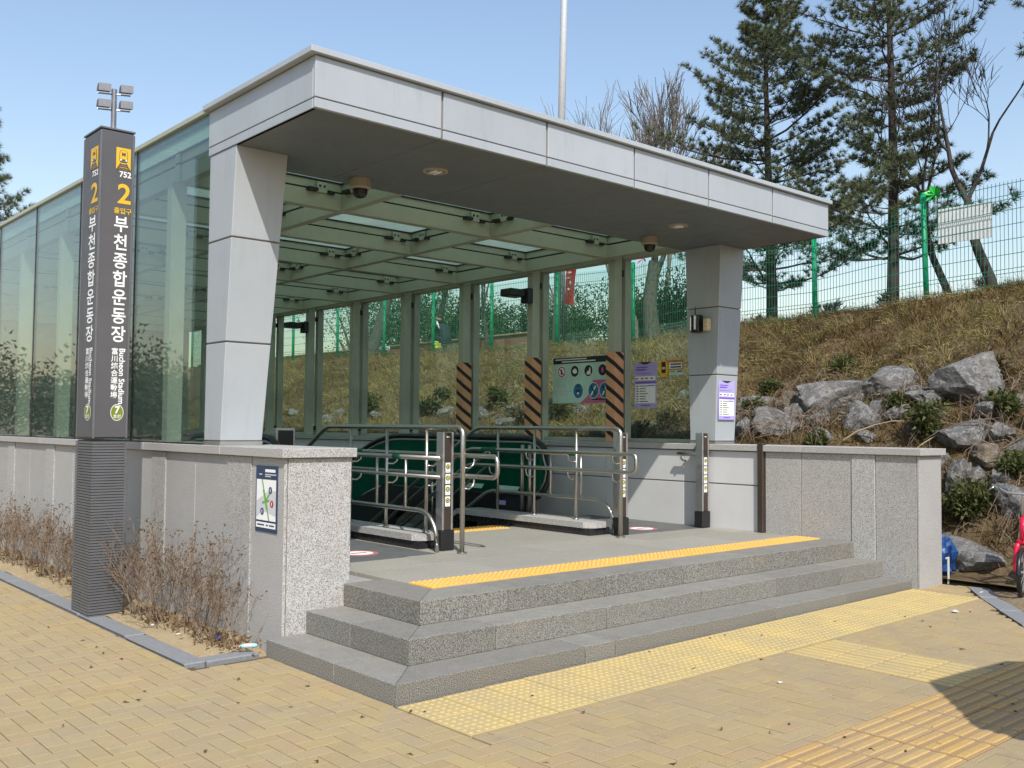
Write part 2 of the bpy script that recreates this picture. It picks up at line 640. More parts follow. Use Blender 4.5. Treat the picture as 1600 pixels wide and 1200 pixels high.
def tri_cloud(name, V, colors, mat, parent, org):
    """V: (n,3,3) triangles, colors: (n,3)"""
    n = len(V)
    org = np.array(org)
    me = bpy.data.meshes.new(name)
    me.vertices.add(3 * n)
    me.vertices.foreach_set('co', (V.reshape(-1, 3) - org).astype(np.float32).ravel())
    me.loops.add(3 * n)
    me.loops.foreach_set('vertex_index', np.arange(3 * n, dtype=np.int32))
    me.polygons.add(n)
    me.polygons.foreach_set('loop_start', np.arange(0, 3 * n, 3, dtype=np.int32))
    me.polygons.foreach_set('loop_total', np.full(n, 3, dtype=np.int32))
    ca = me.color_attributes.new('Col', 'FLOAT_COLOR', 'POINT')
    c4 = np.ones((n, 3, 4), dtype=np.float32)
    c4[:, :, :3] = colors[:, None, :]
    ca.data.foreach_set('color', c4.ravel())
    me.materials.append(MATS[mat])
    me.update()
    me.validate()
    return link(name, me, tuple(org), parent)


def text_mesh(body, size, mat, origin, xd, yd, bold=0.0, align='CENTER', lift=.002, scale_x=1.0):
    cu = bpy.data.curves.new('txt', 'FONT')
    cu.body = body
    cu.size = size
    cu.align_x = align
    cu.align_y = 'CENTER'
    cu.offset = bold * size
    cu.resolution_u = 3
    ob = bpy.data.objects.new('txt', cu)
    col.objects.link(ob)
    dg = bpy.context.evaluated_depsgraph_get()
    dg.update()
    me0 = bpy.data.meshes.new_from_object(ob.evaluated_get(dg))
    o, xd, yd = Vector(origin), Vector(xd), Vector(yd)
    nd = xd.cross(yd)
    V = [o + xd * v.co.x * scale_x + yd * v.co.y + nd * lift for v in me0.vertices]
    Fc = [list(p.vertices) for p in me0.polygons]
    bpy.data.objects.remove(ob)
    bpy.data.curves.remove(cu)
    bpy.data.meshes.remove(me0)
    b = MB()
    b.add(V, Fc)
    return b

# ================================================================== SETTING
def gz(x, y):
    return .037 + .007 * x + .004 * y


def sstep(a, b, x):
    t = min(1, max(0, (x - a) / (b - a)))
    return t * t * (3 - 2 * t)


KA = [(6.2, .13), (6.9, .15), (7.15, .35), (7.5, .95), (8.1, 1.72), (9.0, 2.12), (10.4, 2.8), (11.8, 3.40), (12.6, 3.55), (14, 3.6), (60, 3.7)]
KB = [(6.2, 1.12), (6.9, 1.3), (7.15, 1.38), (7.5, 1.5)] + KA[4:]
CR = [(-14, .5), (-3, .42), (1.3, .2), (2.7, .15), (4.6, .03), (8.8, -.16), (11, -.145), (13.2, -.1), (17.7, .01), (22.7, .12), (60, .3)]


def lin(K, x):
    if x <= K[0][0]:
        return K[0][1]
    for (a, p), (b, q) in zip(K, K[1:]):
        if x <= b:
            return p + (q - p) * (x - a) / (b - a)
    return K[-1][1]


def bank(x, y):
    w = sstep(.9, 2.0, y)
    z = lin(KA, x) * (1 - w) + lin(KB, x) * w
    z += lin(CR, y) * sstep(7.6, 11.8, x)
    n = .05 * math.sin(2.1 * x + 1.3 * y) + .04 * math.sin(3.7 * y - 1.9 * x + 1) + .03 * math.sin(6.3 * x + 5.1 * y)
    return z + n * sstep(7.0, 8.0, x) * (1 if x < 11 else .5)


HX0, HX1, HY0, HY1 = .55, 5.85, 3.6, 17.4       # the opening of the stair well
xs = [-900, -200, -60, -20, -8, -3, HX0, HX1, 9, 14, 30, 80, 300, 900]
ys = [-900, -200, -60, -20, -8, -3, 0, HY0, HY1, 24, 40, 80, 300, 900]
b = MB()
n = len(ys)
V = [(x, y, 0) for x in xs for y in ys]
Fc = []
for i in range(len(xs) - 1):
    for j in range(n - 1):
        if xs[i] == HX0 and ys[j] == HY0:
            continue
        Fc.append([i * n + j, (i + 1) * n + j, (i + 1) * n + j + 1, i * n + j + 1])
b.add(V, Fc)
tag(b.build('ground', 'dirt', org=(0, 0, 0)), kind='structure')

# embankment: a lawn bank beside the entrance, rising to a plateau
gx = [6.22 + .0 * i for i in range(1)] + list(np.arange(6.4, 13.01, .2)) + [13.5, 14, 15, 17, 20, 25, 32, 45, 70, 120, 300]
gy = [-300, -80, -40, -25, -18, -14, -11, -9, -7, -5.5, -4.5] + list(np.arange(-3.8, 24.1, .25)) + [25, 26, 28, 30, 34, 40, 50, 70, 110, 300]
b = MB()
n = len(gy)
V = []
for x in gx:
    for y in gy:
        z = bank(x, max(-14, min(60, y)))
        if y < -4:                       # bank pulls back from the pavement in front
            pass
        V.append((x, y, z))
Fc = [[i * n + j, (i + 1) * n + j, (i + 1) * n + j + 1, i * n + j + 1] for i in range(len(gx) - 1) for j in range(n - 1)]
b.add(V, Fc)
emb = b.build('embankment', 'bank_soil', org=(9, 5, 0), smooth=True)
tag(emb, kind='structure')

# --- pavement of herringbone blocks with tactile paving
TACT = [(-.01, 5.72, -.645, -.02), (2.655, 3.265, -1.755, -.65), (-1.2, 5.0, -2.36, -1.76)]
EXC = [(-.005, 6.3, -.02, 20), (-.515, .7, 1.42, 20)] + TACT


def subrect(r, e):
    x0, x1, y0, y1 = r
    a0, a1, b0, b1 = e
    if a0 >= x1 or a1 <= x0 or b0 >= y1 or b1 <= y0:
        return [r]
    out = []
    if a0 > x0:
        out.append((x0, a0, y0, y1))
    if a1 < x1:
        out.append((a1, x1, y0, y1))
    m0, m1 = max(x0, a0), min(x1, a1)
    if b0 > y0:
        out.append((m0, m1, y0, b0))
    if b1 < y1:
        out.append((m0, m1, b1, y1))
    return out


KP = [(6.24, -.30), (5.75, -.62), (4.75, -1.36), (3.75, -2.25), (2.6, -3.4), (.6, -5.6), (-1, -7.6)]   # kerb line on the right


def right_of_kerb(x, y):
    # signed: positive when beyond the kerb (dirt side)
    best = None
    for (ax, ay), (bx, by) in zip(KP, KP[1:]):
        if min(ay, by) <= y <= max(ay, by):
            t = (y - ay) / (by - ay)
            return x - (ax + (bx - ax) * t)
    return -1 if y < -7.6 else (x - 6.24)


pav = MB()
P0 = [(-14, 16), (-.45, 16), (-.45, 1.47), (.2, 1.47), (.2, .2), (6.2, .2)] + KP + [(-1, -14), (-14, -14)]
pav.add([(x, y, gz(x, y) - .012) for x, y in P0], [list(range(len(P0)))])
pavement = pav.build('pavement', 'joint_sand', org=(0, 0, 0), recalc=False)
tag(pavement, kind='structure')


def proj(x, y, z):
    p = Vector((x, y, z)) - CAM
    d = p.dot(Fv)
    if d < .3:
        return None
    return 800 + FPX * p.dot(R2) / d, 600 - FPX * p.dot(U2) / d, d


rects = []
for i in range(-62, 64):
    for j in range(-52, 112):
        k = (i - j) % 4
        if k == 0:
            r = (i * .1, i * .1 + .2, j * .1, j * .1 + .1)
        elif k == 3:
            r = (i * .1, i * .1 + .1, j * .1, j * .1 + .2)
        else:
            continue
        x, y = (r[0] + r[1]) / 2, (r[2] + r[3]) / 2
        if right_of_kerb(x, y) > -.02:
            continue
        L = [r]
        for e in EXC:
            L = [q for rr in L for q in subrect(rr, e)]
        for q in L:
            if q[1] - q[0] > .02 and q[3] - q[2] > .02:
                rects.append(q)
g_ = .0022


def paver_shape(w, d, c=.002, h=.03):
    a, bq = w / 2 - g_, d / 2 - g_
    V = []
    for z, s in ((-h, 0), (-c, 0), (0, c)):
        for sx, sy in ((-1, -1), (1, -1), (1, 1), (-1, 1)):
            V.append((sx * (a - s), sy * (bq - s), z))
    Fc = [[8, 9, 10, 11]]
    for k in (0, 4):
        for t in range(4):
            Fc.append([k + t, k + (t + 1) % 4, k + 4 + (t + 1) % 4, k + 4 + t])
    return V, Fc


score = []
for q in rects:
    p = proj((q[0] + q[1]) / 2, (q[2] + q[3]) / 2, .04)
    vis = p and 5 < p[0] < 1595 and p[1] < 1195
    score.append((q[1] - q[0]) * (q[3] - q[2]) / p[2] ** 3 if vis else -1)
order = sorted(range(len(rects)), key=lambda i: -score[i])
top = set(order[:300])
cache = {}
bj = MB()
cols = []
for i, q in enumerate(rects):
    w, d = round(q[1] - q[0], 3), round(q[3] - q[2], 3)
    x, y = (q[0] + q[1]) / 2, (q[2] + q[3]) / 2
    z = gz(x, y) + RND.uniform(-.0012, .0012)
    V, Fc = paver_shape(w, d)
    if i in top:
        if (w, d) not in cache:
            mb = MB()
            mb.add(V, Fc)
            cache[w, d] = mb.mesh('paver', 'paver', (0, 0, 0), recalc=False)
        o = link('paver', cache[w, d], (x, y, z), pavement)
        o.rotation_euler = (RND.uniform(-.006, .006), RND.uniform(-.006, .006), RND.uniform(-.006, .006))
    else:
        bj.add([(vx + x, vy + y, vz + z) for vx, vy, vz in V], Fc)
        cols += [RND.random()] * len(V)
me = bj.mesh('paver_field', 'paver_joined', (0, 0, 0), recalc=False)
ca = me.color_attributes.new('Col', 'FLOAT_COLOR', 'POINT')
ca.data.foreach_set('color', np.repeat(np.array(cols, dtype=np.float32), 4))
tag(link('paver_field', me, (0, 0, 0), pavement), kind='stuff')
# paved sheet beyond the built blocks
b = MB()
for (x0, x1, y0, y1) in ((-14, -6.2, -14, 16), (-6.2, -.45, 11.2, 16), (-6.2, -1, -14, -5.2)):
    b.add([(x, y, gz(x, y)) for x, y in ((x0, y0), (x1, y0), (x1, y1), (x0, y1))], [[0, 1, 2, 3]])
b.build('paving_sheet', 'paving_far', pavement, org=(0, 0, 0), recalc=False)


def tact_dot_mesh(mat, s=.3, nd=6, h=.005):
    m_ = MB()
    V, Fc = paver_shape(s, s, .003)
    m_.add(V, Fc)
    st = (s - .01) / nd
    for i in range(nd):
        for j in range(nd):
            cx, cy = -s / 2 + .005 + st * (i + .5), -s / 2 + .005 + st * (j + .5)
            k = 8
            Vd = [(cx + .0165 * math.cos(2 * math.pi * a / k), cy + .0165 * math.sin(2 * math.pi * a / k), -.0005) for a in range(k)]
            Vd += [(cx + .0095 * math.cos(2 * math.pi * a / k), cy + .0095 * math.sin(2 * math.pi * a / k), h) for a in range(k)]
            m_.add(Vd, [[a, (a + 1) % k, k + (a + 1) % k, k + a] for a in range(k)] + [list(range(k, 2 * k))])
    return m_.mesh('tactile_tile', mat, (0, 0, 0), recalc=False)


def tact_bar_mesh(mats, nb=4, s=.3, h=.005):
    m_ = MB()
    V, Fc = paver_shape(s, s, .003)
    m_.add(V, Fc, 0)
    st = s / nb
    for i in range(nb):
        cx = -s / 2 + st * (i + .5)
        w = st * .30
        m_.hexa([(cx - w, -s / 2 + .012, -.0005), (cx + w, -s / 2 + .012, -.0005), (cx + w, s / 2 - .012, -.0005), (cx - w, s / 2 - .012, -.0005)],
                [(cx - w * .7, -s / 2 + .018, h), (cx + w * .7, -s / 2 + .018, h), (cx + w * .7, s / 2 - .018, h), (cx - w * .7, s / 2 - .018, h)], 1)
    return m_.mesh('tactile_tile', mats, (0, 0, 0), recalc=False)


md = tact_dot_mesh('tactile_pale')
for r_ in range(2):
    for i in range(19):
        x, y = .15 + .3005 * i, -.172 - .3105 * r_
        o = link('tactile_tile', md, (x, y, gz(x, y) + .002), pavement)
        o.rotation_euler = (RND.uniform(-.004, .004), RND.uniform(-.004, .004), 0)
        o.scale = (1, 1.03, 1)
mbar = tact_bar_mesh(['tactile_path_base', 'tactile_pale'], 4)
for i in range(8):
    x, y = 2.808 + .304 * (i % 2), -.80 - .2755 * (i // 2)
    o = link('tactile_tile', mbar, (x, y, gz(x, y) + .002), pavement)
    o.scale = (1, .917, 1)
mbar2 = tact_bar_mesh(['tactile_bar_base', 'tactile_orange'], 4)
for r_ in range(2):
    for i in range(20):
        x, y = -1.05 + .3005 * i, -1.91 - .3 * r_
        if right_of_kerb(x + .15, y) > 0:
            continue
        o = link('tactile_tile', mbar2, (x, y, gz(x, y) + .002 + RND.uniform(-.001, .001)), pavement)
        o.rotation_euler = (RND.uniform(-.004, .004), RND.uniform(-.004, .004), math.pi / 2)

# --- kerbs
kerb = link('kerb', None, (-.45, 1.5, 0))
tag(kerb, kind='structure')


def kerb_run(parent, pts, w, top, seg, name='kerb_stone'):
    """stones laid along a polyline; pts run with the stones on the left-hand side"""
    for (ax, ay), (bx, by) in zip(pts, pts[1:]):
        L = math.hypot(bx - ax, by - ay)
        n = max(1, round(L / seg))
        dx, dy = (bx - ax) / L, (by - ay) / L
        nx, ny = -dy, dx
        for i in range(n):
            s0, s1 = L * i / n + .004, L * (i + 1) / n - .004
            q = [(ax + dx * s + nx * t, ay + dy * s + ny * t) for s, t in ((s0, 0), (s1, 0), (s1, w), (s0, w))]
            zt = gz(*q[0]) + top + RND.uniform(-.003, .003)
            m_ = MB()
            c = .008
            qi = [(ax + dx * s + nx * t, ay + dy * s + ny * t) for s, t in ((s0 + c, c), (s1 - c, c), (s1 - c, w - c), (s0 + c, w - c))]
            V = [(x, y, zt - .2) for x, y in q] + [(x, y, zt - c) for x, y in q] + [(x, y, zt) for x, y in qi]
            Fc = [[8, 9, 10, 11]] + [[k + t, k + (t + 1) % 4, k + 4 + (t + 1) % 4, k + 4 + t] for k in (0, 4) for t in range(4)]
            m_.add(V, Fc)
            m_.build(name, 'kerb_stone', parent)


kerb_run(kerb, [(-.38, 15.5), (-.38, 1.515)], -.13, .014, 1.0)
kerb_run(kerb, [(-.376, 1.51), (-.012, 1.51)], .13, .014, .4)
kerb2 = link('kerb', None, (5.2, -1.0, 0))
tag(kerb2, kind='structure')
kerb_run(kerb2, KP[::-1], -.15, .012, .8)
# --- road left of the pavement
plain('asphalt', (.055, .055, .057), .9, var=.2, vscale=20, bmp=.3, bscale=200)
b = MB()
b.add([(-13.9, -120, .006), (-24, -120, .006), (-24, 160, .006), (-13.9, 160, .006)], [[0, 1, 2, 3]])
tag(b.build('road', 'asphalt', org=(-18, 10, 0)), kind='structure')
kerb3 = link('kerb', None, (-14, 0, 0))
tag(kerb3, kind='structure')
kerb_run(kerb3, [(-14.0, 16), (-14.0, -14)], -.18, .02, 1.0)
# --- planting bed
b = MB()
N = 60
V = []
for i in range(8):
    for j in range(N):
        x = -.375 + .50 * i / 7
        y = 1.60 + 13.9 * j / (N - 1)
        V.append((x, y, gz(x, y) - (.07 if j == 0 else 0) + (.002 if j == 1 else .010) + .03 * math.sin(math.pi * i / 7) * (0 if j < 1 else (.4 if j == 1 else 1)) + .012 * math.sin(9 * y + 5 * x) + RND.uniform(-.006, .006)))
b.add(V, [[i * N + j, (i + 1) * N + j, (i + 1) * N + j + 1, i * N + j + 1] for i in range(7) for j in range(N - 1)])
tag(b.build('planting_bed', 'sand_soil', org=(-.12, 5, 0), smooth=True), kind='structure')
# dirt strip at the foot of the bank, beyond the right kerb
b = MB()
N, Mq = 26, 40
V = []
for i in range(N):
    for j in range(Mq):
        y = -6.0 + 7.6 * j / (Mq - 1)
        # left boundary follows the kerb
        if y > -.30:
            xl = 6.17
        else:
            xl = y * 0
            for (ax, ay), (bx, by) in zip(KP, KP[1:]):
                if by <= y <= ay:
                    xl = ax + (bx - ax) * (y - ay) / (by - ay)
            xl += .12
        x = xl + (7.6 - xl) * i / (N - 1)
        V.append((x, y, .088 + .02 * math.sin(5 * x + 3 * y) * sstep(0, .3, x - xl) + RND.uniform(-.008, .008) + max(0, (x - 6.7)) * .06 - (.10 if i == 0 else (.02 if i == 1 else 0))))
b.add(V, [[i * Mq + j, (i + 1) * Mq + j, (i + 1) * Mq + j + 1, i * Mq + j + 1] for i in range(N - 1) for j in range(Mq - 1)])
tag(b.build('bank_foot', 'dirt', org=(6.5, -1, 0), smooth=True), kind='structure')

# ================================================================== ENTRANCE BUILDING
RS, TR = .15, .286
YW, XR, YRW = 1.4565, 5.75, -.08
ZP = 3 * RS
XL0, XL1 = .114, .619          # left wall
XR1 = 6.19                     # right wall outer face
ZC = 1.375
YE = 17.2                      # back end of the building
YK = [3.80 + 1.485 * k for k in range(10)]
ent = thing('subway_entrance', 'grey metal and glass canopy entrance with granite side walls and three steps', 'subway entrance', (3.1, 1.4, 0))

# steps --------------------------------------------------------------
STX = [[1.15, 2.05, 2.95, 3.85, 4.8], [.95, 1.9, 2.75, 3.65, 4.7], [1.0, 1.72, 2.62, 3.5, 4.55]]
STX = [[1.45, 1.73, 2.55, 3.55, 4.6], [.95, 1.95, 3.0, 4.0, 5.0], [1.3, 2.25, 3.15, 4.1, 5.0]]
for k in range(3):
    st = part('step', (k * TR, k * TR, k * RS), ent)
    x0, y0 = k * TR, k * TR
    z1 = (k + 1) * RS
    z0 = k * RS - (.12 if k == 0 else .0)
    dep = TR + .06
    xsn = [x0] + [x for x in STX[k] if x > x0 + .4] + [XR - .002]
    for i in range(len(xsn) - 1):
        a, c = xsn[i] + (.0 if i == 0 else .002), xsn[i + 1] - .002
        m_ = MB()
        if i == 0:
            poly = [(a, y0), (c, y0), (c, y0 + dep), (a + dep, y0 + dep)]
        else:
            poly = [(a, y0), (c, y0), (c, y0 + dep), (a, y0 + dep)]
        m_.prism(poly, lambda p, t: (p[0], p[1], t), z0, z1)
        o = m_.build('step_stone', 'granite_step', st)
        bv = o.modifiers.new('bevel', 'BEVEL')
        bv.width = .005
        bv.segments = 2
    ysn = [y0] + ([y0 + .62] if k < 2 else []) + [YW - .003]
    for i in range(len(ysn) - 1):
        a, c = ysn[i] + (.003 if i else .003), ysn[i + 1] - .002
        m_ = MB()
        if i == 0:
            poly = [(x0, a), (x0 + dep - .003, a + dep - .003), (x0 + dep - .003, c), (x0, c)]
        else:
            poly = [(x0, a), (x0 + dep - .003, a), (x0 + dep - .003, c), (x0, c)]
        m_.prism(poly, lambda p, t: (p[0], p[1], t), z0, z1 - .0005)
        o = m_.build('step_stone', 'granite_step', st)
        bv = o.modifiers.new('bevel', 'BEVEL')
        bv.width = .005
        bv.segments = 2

# platform floor -----------------------------------------------------
fl = part('platform_floor', (3, 2.2, 0), ent)
m_ = MB()
m_.box(2 * TR + .1, XR - .01, 2 * TR + .1, 3.9, .0, ZP - .03)
m_.build('floor_base', 'concrete', fl)
x3, y3 = 2 * TR + TR + .06 + .004, 2 * TR + TR + .06 + .004
rows = [(y3, 1.30, 1.25), (1.304, 1.84, 1.0), (1.844, 2.30, 1.3), (2.304, 3.86, .8)]
for (a, c, wd) in rows:
    x = x3 - (RND.uniform(0, wd * .6))
    while x < XR - .02:
        xa, xb = max(x, x3), min(x + wd, XR - .004)
        if xb - xa > .05 and not (a > 2.3 and (xb < 2.1 or xa > 4.3)):
            m_ = MB()
            m_.box(xa + .0015, xb - .0015, a, c, ZP - .03, ZP - .001 + RND.uniform(-.0008, .0008), .0015)
            m_.build('floor_slab', 'granite_floor', fl)
        x += wd
# escalator landing plates (darker)
for xa, xb in ((XL1 + .005, 2.02), (4.38, XR - .004)):
    m_ = MB()
    m_.box(xa, xb, 2.31, 4.1, ZP - .03, ZP + .002, .002)
    m_.build('landing_plate', 'dark_floor', fl)
# yellow tactile strip on the platform
mt = tact_dot_mesh('tactile_vivid', .3, 6, .006)
for i in range(16):
    x = .91 + .15 + .2985 * i
    o = link('tactile_tile', mt, (x, 1.035, ZP + .009), fl)
    o.scale = (.99, .93, 1)
mt2 = tact_dot_mesh('tactile_vivid', .3, 6, .006)
for i in range(5):
    o = link('tactile_tile', mt2, (2.55 + .3 * i, 3.66, ZP + .006), fl)

# left wall ----------------------------------------------------------
lw = part('side_wall', (.36, 8, 0), ent)
m_ = MB()
m_.box(XL0 + .02, XL1 - .0, YW + .022, YE, -.1, 1.305)
m_.build('wall_core', 'concrete', lw)
PIL = [2.11 + 1.45 * k for k in range(11)]
edges = [YW - .0]
yy = [(YW, 1.922, 0)]
for i, p in enumerate(PIL):
    w = .19 if i == 0 else .145
    yy.append((p - w, p + w, .009))
    nxt = PIL[i + 1] - .145 if i + 1 < len(PIL) else YE
    mid = (p + w + nxt) / 2
    yy += [(p + w, mid, 0), (mid, nxt, 0)]
for a, c, proud in yy:
    m_ = MB()
    m_.box(XL0 - proud, XL0 + .022, a + .003, c - .003, -.1, 1.308, .003)
    m_.build('granite_slab', 'granite_wall', lw)
m_ = MB()
m_.box(XL0 + .026, XL1 + .003, YW - .002, YW + .022, -.1, 1.308, .003)
m_.build('granite_slab', 'granite_wall', lw)
y = YW - .032
while y < YE:
    y2 = y + (.95 if y < 1.5 else 1.45)
    m_ = MB()
    m_.box(XL0 - .035, XL1 + .03, y, min(y2, YE) - .004, 1.311, ZC, .004)
    m_.build('coping_stone', 'granite_coping', lw)
    y = y2
y = YW + .03
while y < 6:
    m_ = MB()
    m_.box(XL1 + .001, XL1 + .016, y, y + 1.2 - .006, ZP, 1.305, .002)
    m_.build('wall_panel', 'white_panel', lw)
    y += 1.2

# right wall ---------------------------------------------------------
rw = part('side_wall', (5.97, 8, 0), ent)
ZR = 1.362
m_ = MB()
m_.box(XR + .022, XR1 - .022, YRW + .022, YE, -.1, 1.292)
m_.build('wall_core', 'concrete', rw)
for a, c, proud in ((YRW + .024, .349, 0), (.349, .594, .010), (.594, 1.15, 0), (1.15, 1.575, 0)):
    m_ = MB()
    m_.box(XR - proud, XR + .022, a + .0025, c - .0025, -.1, 1.294, .003)
    m_.build('granite_slab', 'granite_wall', rw)
m_ = MB()
m_.box(XR - .002, XR1, YRW, YRW + .022, -.1, 1.294, .003)
m_.build('granite_slab', 'granite_wall', rw)
y = YRW + .026
while y < YE:
    m_ = MB()
    m_.box(XR1 - .022, XR1, y + .003, min(YE, y + 1.2) - .003, -.1, 1.294, .003)
    m_.build('granite_slab', 'granite_wall', rw)
    y += 1.2
y = YRW - .035
while y < YE:
    m_ = MB()
    m_.box(XR - .035, XR1 + .03, y, min(YE, y + 1.24) - .004, 1.297, ZR, .004)
    m_.build('coping_stone', 'granite_coping', rw)
    y += 1.24
m_ = MB()
m_.box(XR - .045, XR + .02, 1.578, 1.646, ZP - .02, 1.385, .006)
m_.build('corner_guard', 'bollard_brown', rw)
ym = 1.652
while ym < YE:
    c = ym + (1.0 if ym < 2 else 1.2)
    for z0, z1 in ((ZP - 3.0 if ym > 3.8 else ZP - .02, .927), (.941, 1.287)):
        m_ = MB()
        m_.box(XR + .003, XR + .022, ym + .002, min(c, YE) - .004, z0, z1, .002)
        m_.build('wall_panel', 'white_panel', rw)
    ym = c
# back end
m_ = MB()
m_.box(XL0 + .05, XR1 - .05, YE + .002, YE + .25, -4.6, 3.6)
m_.build('end_wall', 'concrete', ent)

# stair well ---------------------------------------------------------
well = part('stair_well', (3.1, 8, -2), ent)
m_ = MB()
m_.box(HX0 - .1, HX1 + .2, 3.9, YE, -4.7, -4.5)
m_.build('well_floor', 'dark_floor', well)
m_ = MB()
m_.box(HX0 - .15, HX0 + .08, 3.9, YE, -4.5, -.11)
m_.build('well_wall', 'concrete', well)
m_ = MB()
m_.box(HX1 - .06, HX1 + .2, 3.9, YE, -4.5, -.11)
m_.build('well_wall', 'concrete', well)
m_ = MB()
m_.box(HX0, HX1, 3.87, 3.9, -4.5, ZP - .035)
m_.build('well_wall', 'concrete', well)
for i in range(26):
    m_ = MB()
    z = ZP - .165 * (i + 1)
    m_.box(2.36, 3.98, 3.905 + .30 * i, 3.905 + .30 * (i + 1) + .02, z - .16, z, .004)
    m_.build('stair_step', 'granite_floor', well)

# plinths between the flights -----------------------------------------
for px0, px1, fy in ((2.04, 2.35, 2.62), (4.03, 4.36, 2.46)):
    pl = part('plinth', ((px0 + px1) / 2, 4, ZP), ent)
    m_ = MB()
    m_.box(px0 + .02, px1 - .02, fy + .02, 4.6, ZP + .001, ZP + .072)
    m_.hexa([(px0 + .02, 4.6, ZP - .9), (px1 - .02, 4.6, ZP - .9), (px1 - .02, 13, -5.2), (px0 + .02, 13, -5.2)],
            [(px0 + .02, 4.6, ZP + .072), (px1 - .02, 4.6, ZP + .072), (px1 - .02, 13, ZP + .072 - 4.62), (px0 + .02, 13, ZP + .072 - 4.62)])
    m_.build('plinth_base', 'black_stone', pl)
    ya = fy
    for i in range(2):
        m_ = MB()
        if i == 0:
            c = .09
            m_.prism([(px0 + c, ya), (px1 - c, ya), (px1, ya + c), (px1, ya + 1.0), (px0, ya + 1.0), (px0, ya + c)], lambda p, t: (p[0], p[1], t), ZP + .072, ZP + .13)
        else:
            m_.box(px0, px1, ya + .004, 4.6, ZP + .072, ZP + .13)
        m_.build('plinth_cap', 'granite_coping', pl)
        ya += 1.0
    m_ = MB()
    m_.hexa([(px0, 4.604, ZP + .072), (px1, 4.604, ZP + .072), (px1, 13, ZP + .072 - 4.6), (px0, 13, ZP + .072 - 4.6)],
            [(px0, 4.604, ZP + .13), (px1, 4.604, ZP + .13), (px1, 13, ZP + .13 - 4.6), (px0, 13, ZP + .13 - 4.6)])
    m_.build('plinth_cap', 'granite_coping', pl)

# columns ------------------------------------------------------------
def column(bot, topq, zb, zt, cuts):
    c = part('column', (bot[0], bot[2], zb), ent)
    def at(z, ins=0):
        t = (z - zb) / (zt - zb)
        q = [bot[i] + (topq[i] - bot[i]) * t for i in range(4)]
        return [(q[0] + ins, q[2] + ins, z), (q[1] - ins, q[2] + ins, z), (q[1] - ins, q[3] - ins, z), (q[0] + ins, q[3] - ins, z)]
    m_ = MB()
    m_.hexa(at(zb, .012), at(zt, .012))
    m_.build('column_core', 'joint', c)
    m_ = MB()
    zz = [zb + .03] + cuts + [zt]
    for i in range(len(zz) - 1):
        m_ = MB()
        m_.hexa(at(zz[i] + .006), at(zz[i + 1] - .006))
        o = m_.build('cladding_panel', 'metal_panel', c)
        bv = o.modifiers.new('bevel', 'BEVEL')
        bv.width = .004
        bv.segments = 2
    m_ = MB()
    m_.hexa(at(zb, -.004), at(zb + .03, -.004))
    m_.build('base_plate', 'alu', c)
    return c


column((.10, .43, 2.41, 2.685), (.10, .515, 2.245, 2.685), ZC + .001, 3.572, [2.135, 2.90])
column((5.775, 6.125, 2.235, 2.575), (5.76, 6.20, 2.15, 2.64), ZR + .001, 3.572, [2.13, 2.88])

# canopy -------------------------------------------------------------
FX0, FX1, FY0, FY1 = .092, 6.235, 1.115, 2.70
cn = part('canopy', (3.15, 1.9, 3.57), ent)
m_ = MB()
m_.box(FX0 + .02, FX1 - .02, FY0 + .02, FY1 - .005, 3.585, 3.92)
m_.build('canopy_core', 'joint', cn)
NP = 6
for i in range(NP):
    a = FX0 + (FX1 - FX0) * i / NP
    c = FX0 + (FX1 - FX0) * (i + 1) / NP
    for z0, z1 in ((3.566, 3.630), (3.637, 3.905)):
        m_ = MB()
        m_.box(a + (.010 if i else 0), c - (.010 if i < NP - 1 else 0), FY0, FY0 + .03, z0, z1, .003)
        m_.build('fascia_panel', 'metal_panel', cn)
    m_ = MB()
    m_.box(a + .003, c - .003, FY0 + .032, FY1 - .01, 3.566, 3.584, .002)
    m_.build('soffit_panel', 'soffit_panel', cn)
for xa, xb in ((FX0, FX0 + .03), (FX1 - .03, FX1)):
    for z0, z1 in ((3.566, 3.630), (3.637, 3.905)):
        m_ = MB()
        m_.box(xa, xb, FY0 + .032, FY1, z0, z1, .003)
        m_.build('fascia_panel', 'metal_panel', cn)
m_ = MB()
m_.box(FX0 - .05, FX1 + .03, FY0 - .035, FY1 + .02, 3.91, 3.952, .004)
m_.build('roof_cap', 'metal_panel', cn)
m_ = MB()
m_.box(FX0 + .5, FX1 - .05, FY1 - .008, FY1 + .03, 3.60, 3.905)
m_.build('back_fascia', 'frame_green', cn)
for x in (1.60, 4.64):
    d = part('downlight', (x, 1.84, 3.56), cn)
    m_ = MB()
    k = 28
    def ring(r, z):
        return [(x + r * math.cos(2 * math.pi * t / k), 1.84 + r * math.sin(2 * math.pi * t / k), z) for t in range(k)]
    rr = [(.104, 3.566), (.101, 3.556), (.080, 3.553), (.072, 3.564), (.065, 3.60)]
    V = sum([ring(*q) for q in rr], [])
    m_.add(V, [[i * k + j, i * k + (j + 1) % k, (i + 1) * k + (j + 1) % k, (i + 1) * k + j] for i in range(4) for j in range(k)])
    m_.build('trim_ring', 'cctv_cream', d, smooth=True)
    m_ = MB()
    m_.tube([(x, 1.84, 3.5648), (x, 1.84, 3.5600)], .073, 24)
    m_.build('reflector', 'alu', d)
    m_ = MB()
    for sx in (-.022, .022):
        m_.tube([(x + sx, 1.79, 3.555), (x + sx, 1.89, 3.555)], .011, 8)
    m_.build('lamp_tube', 'sign_white', d, smooth=True)

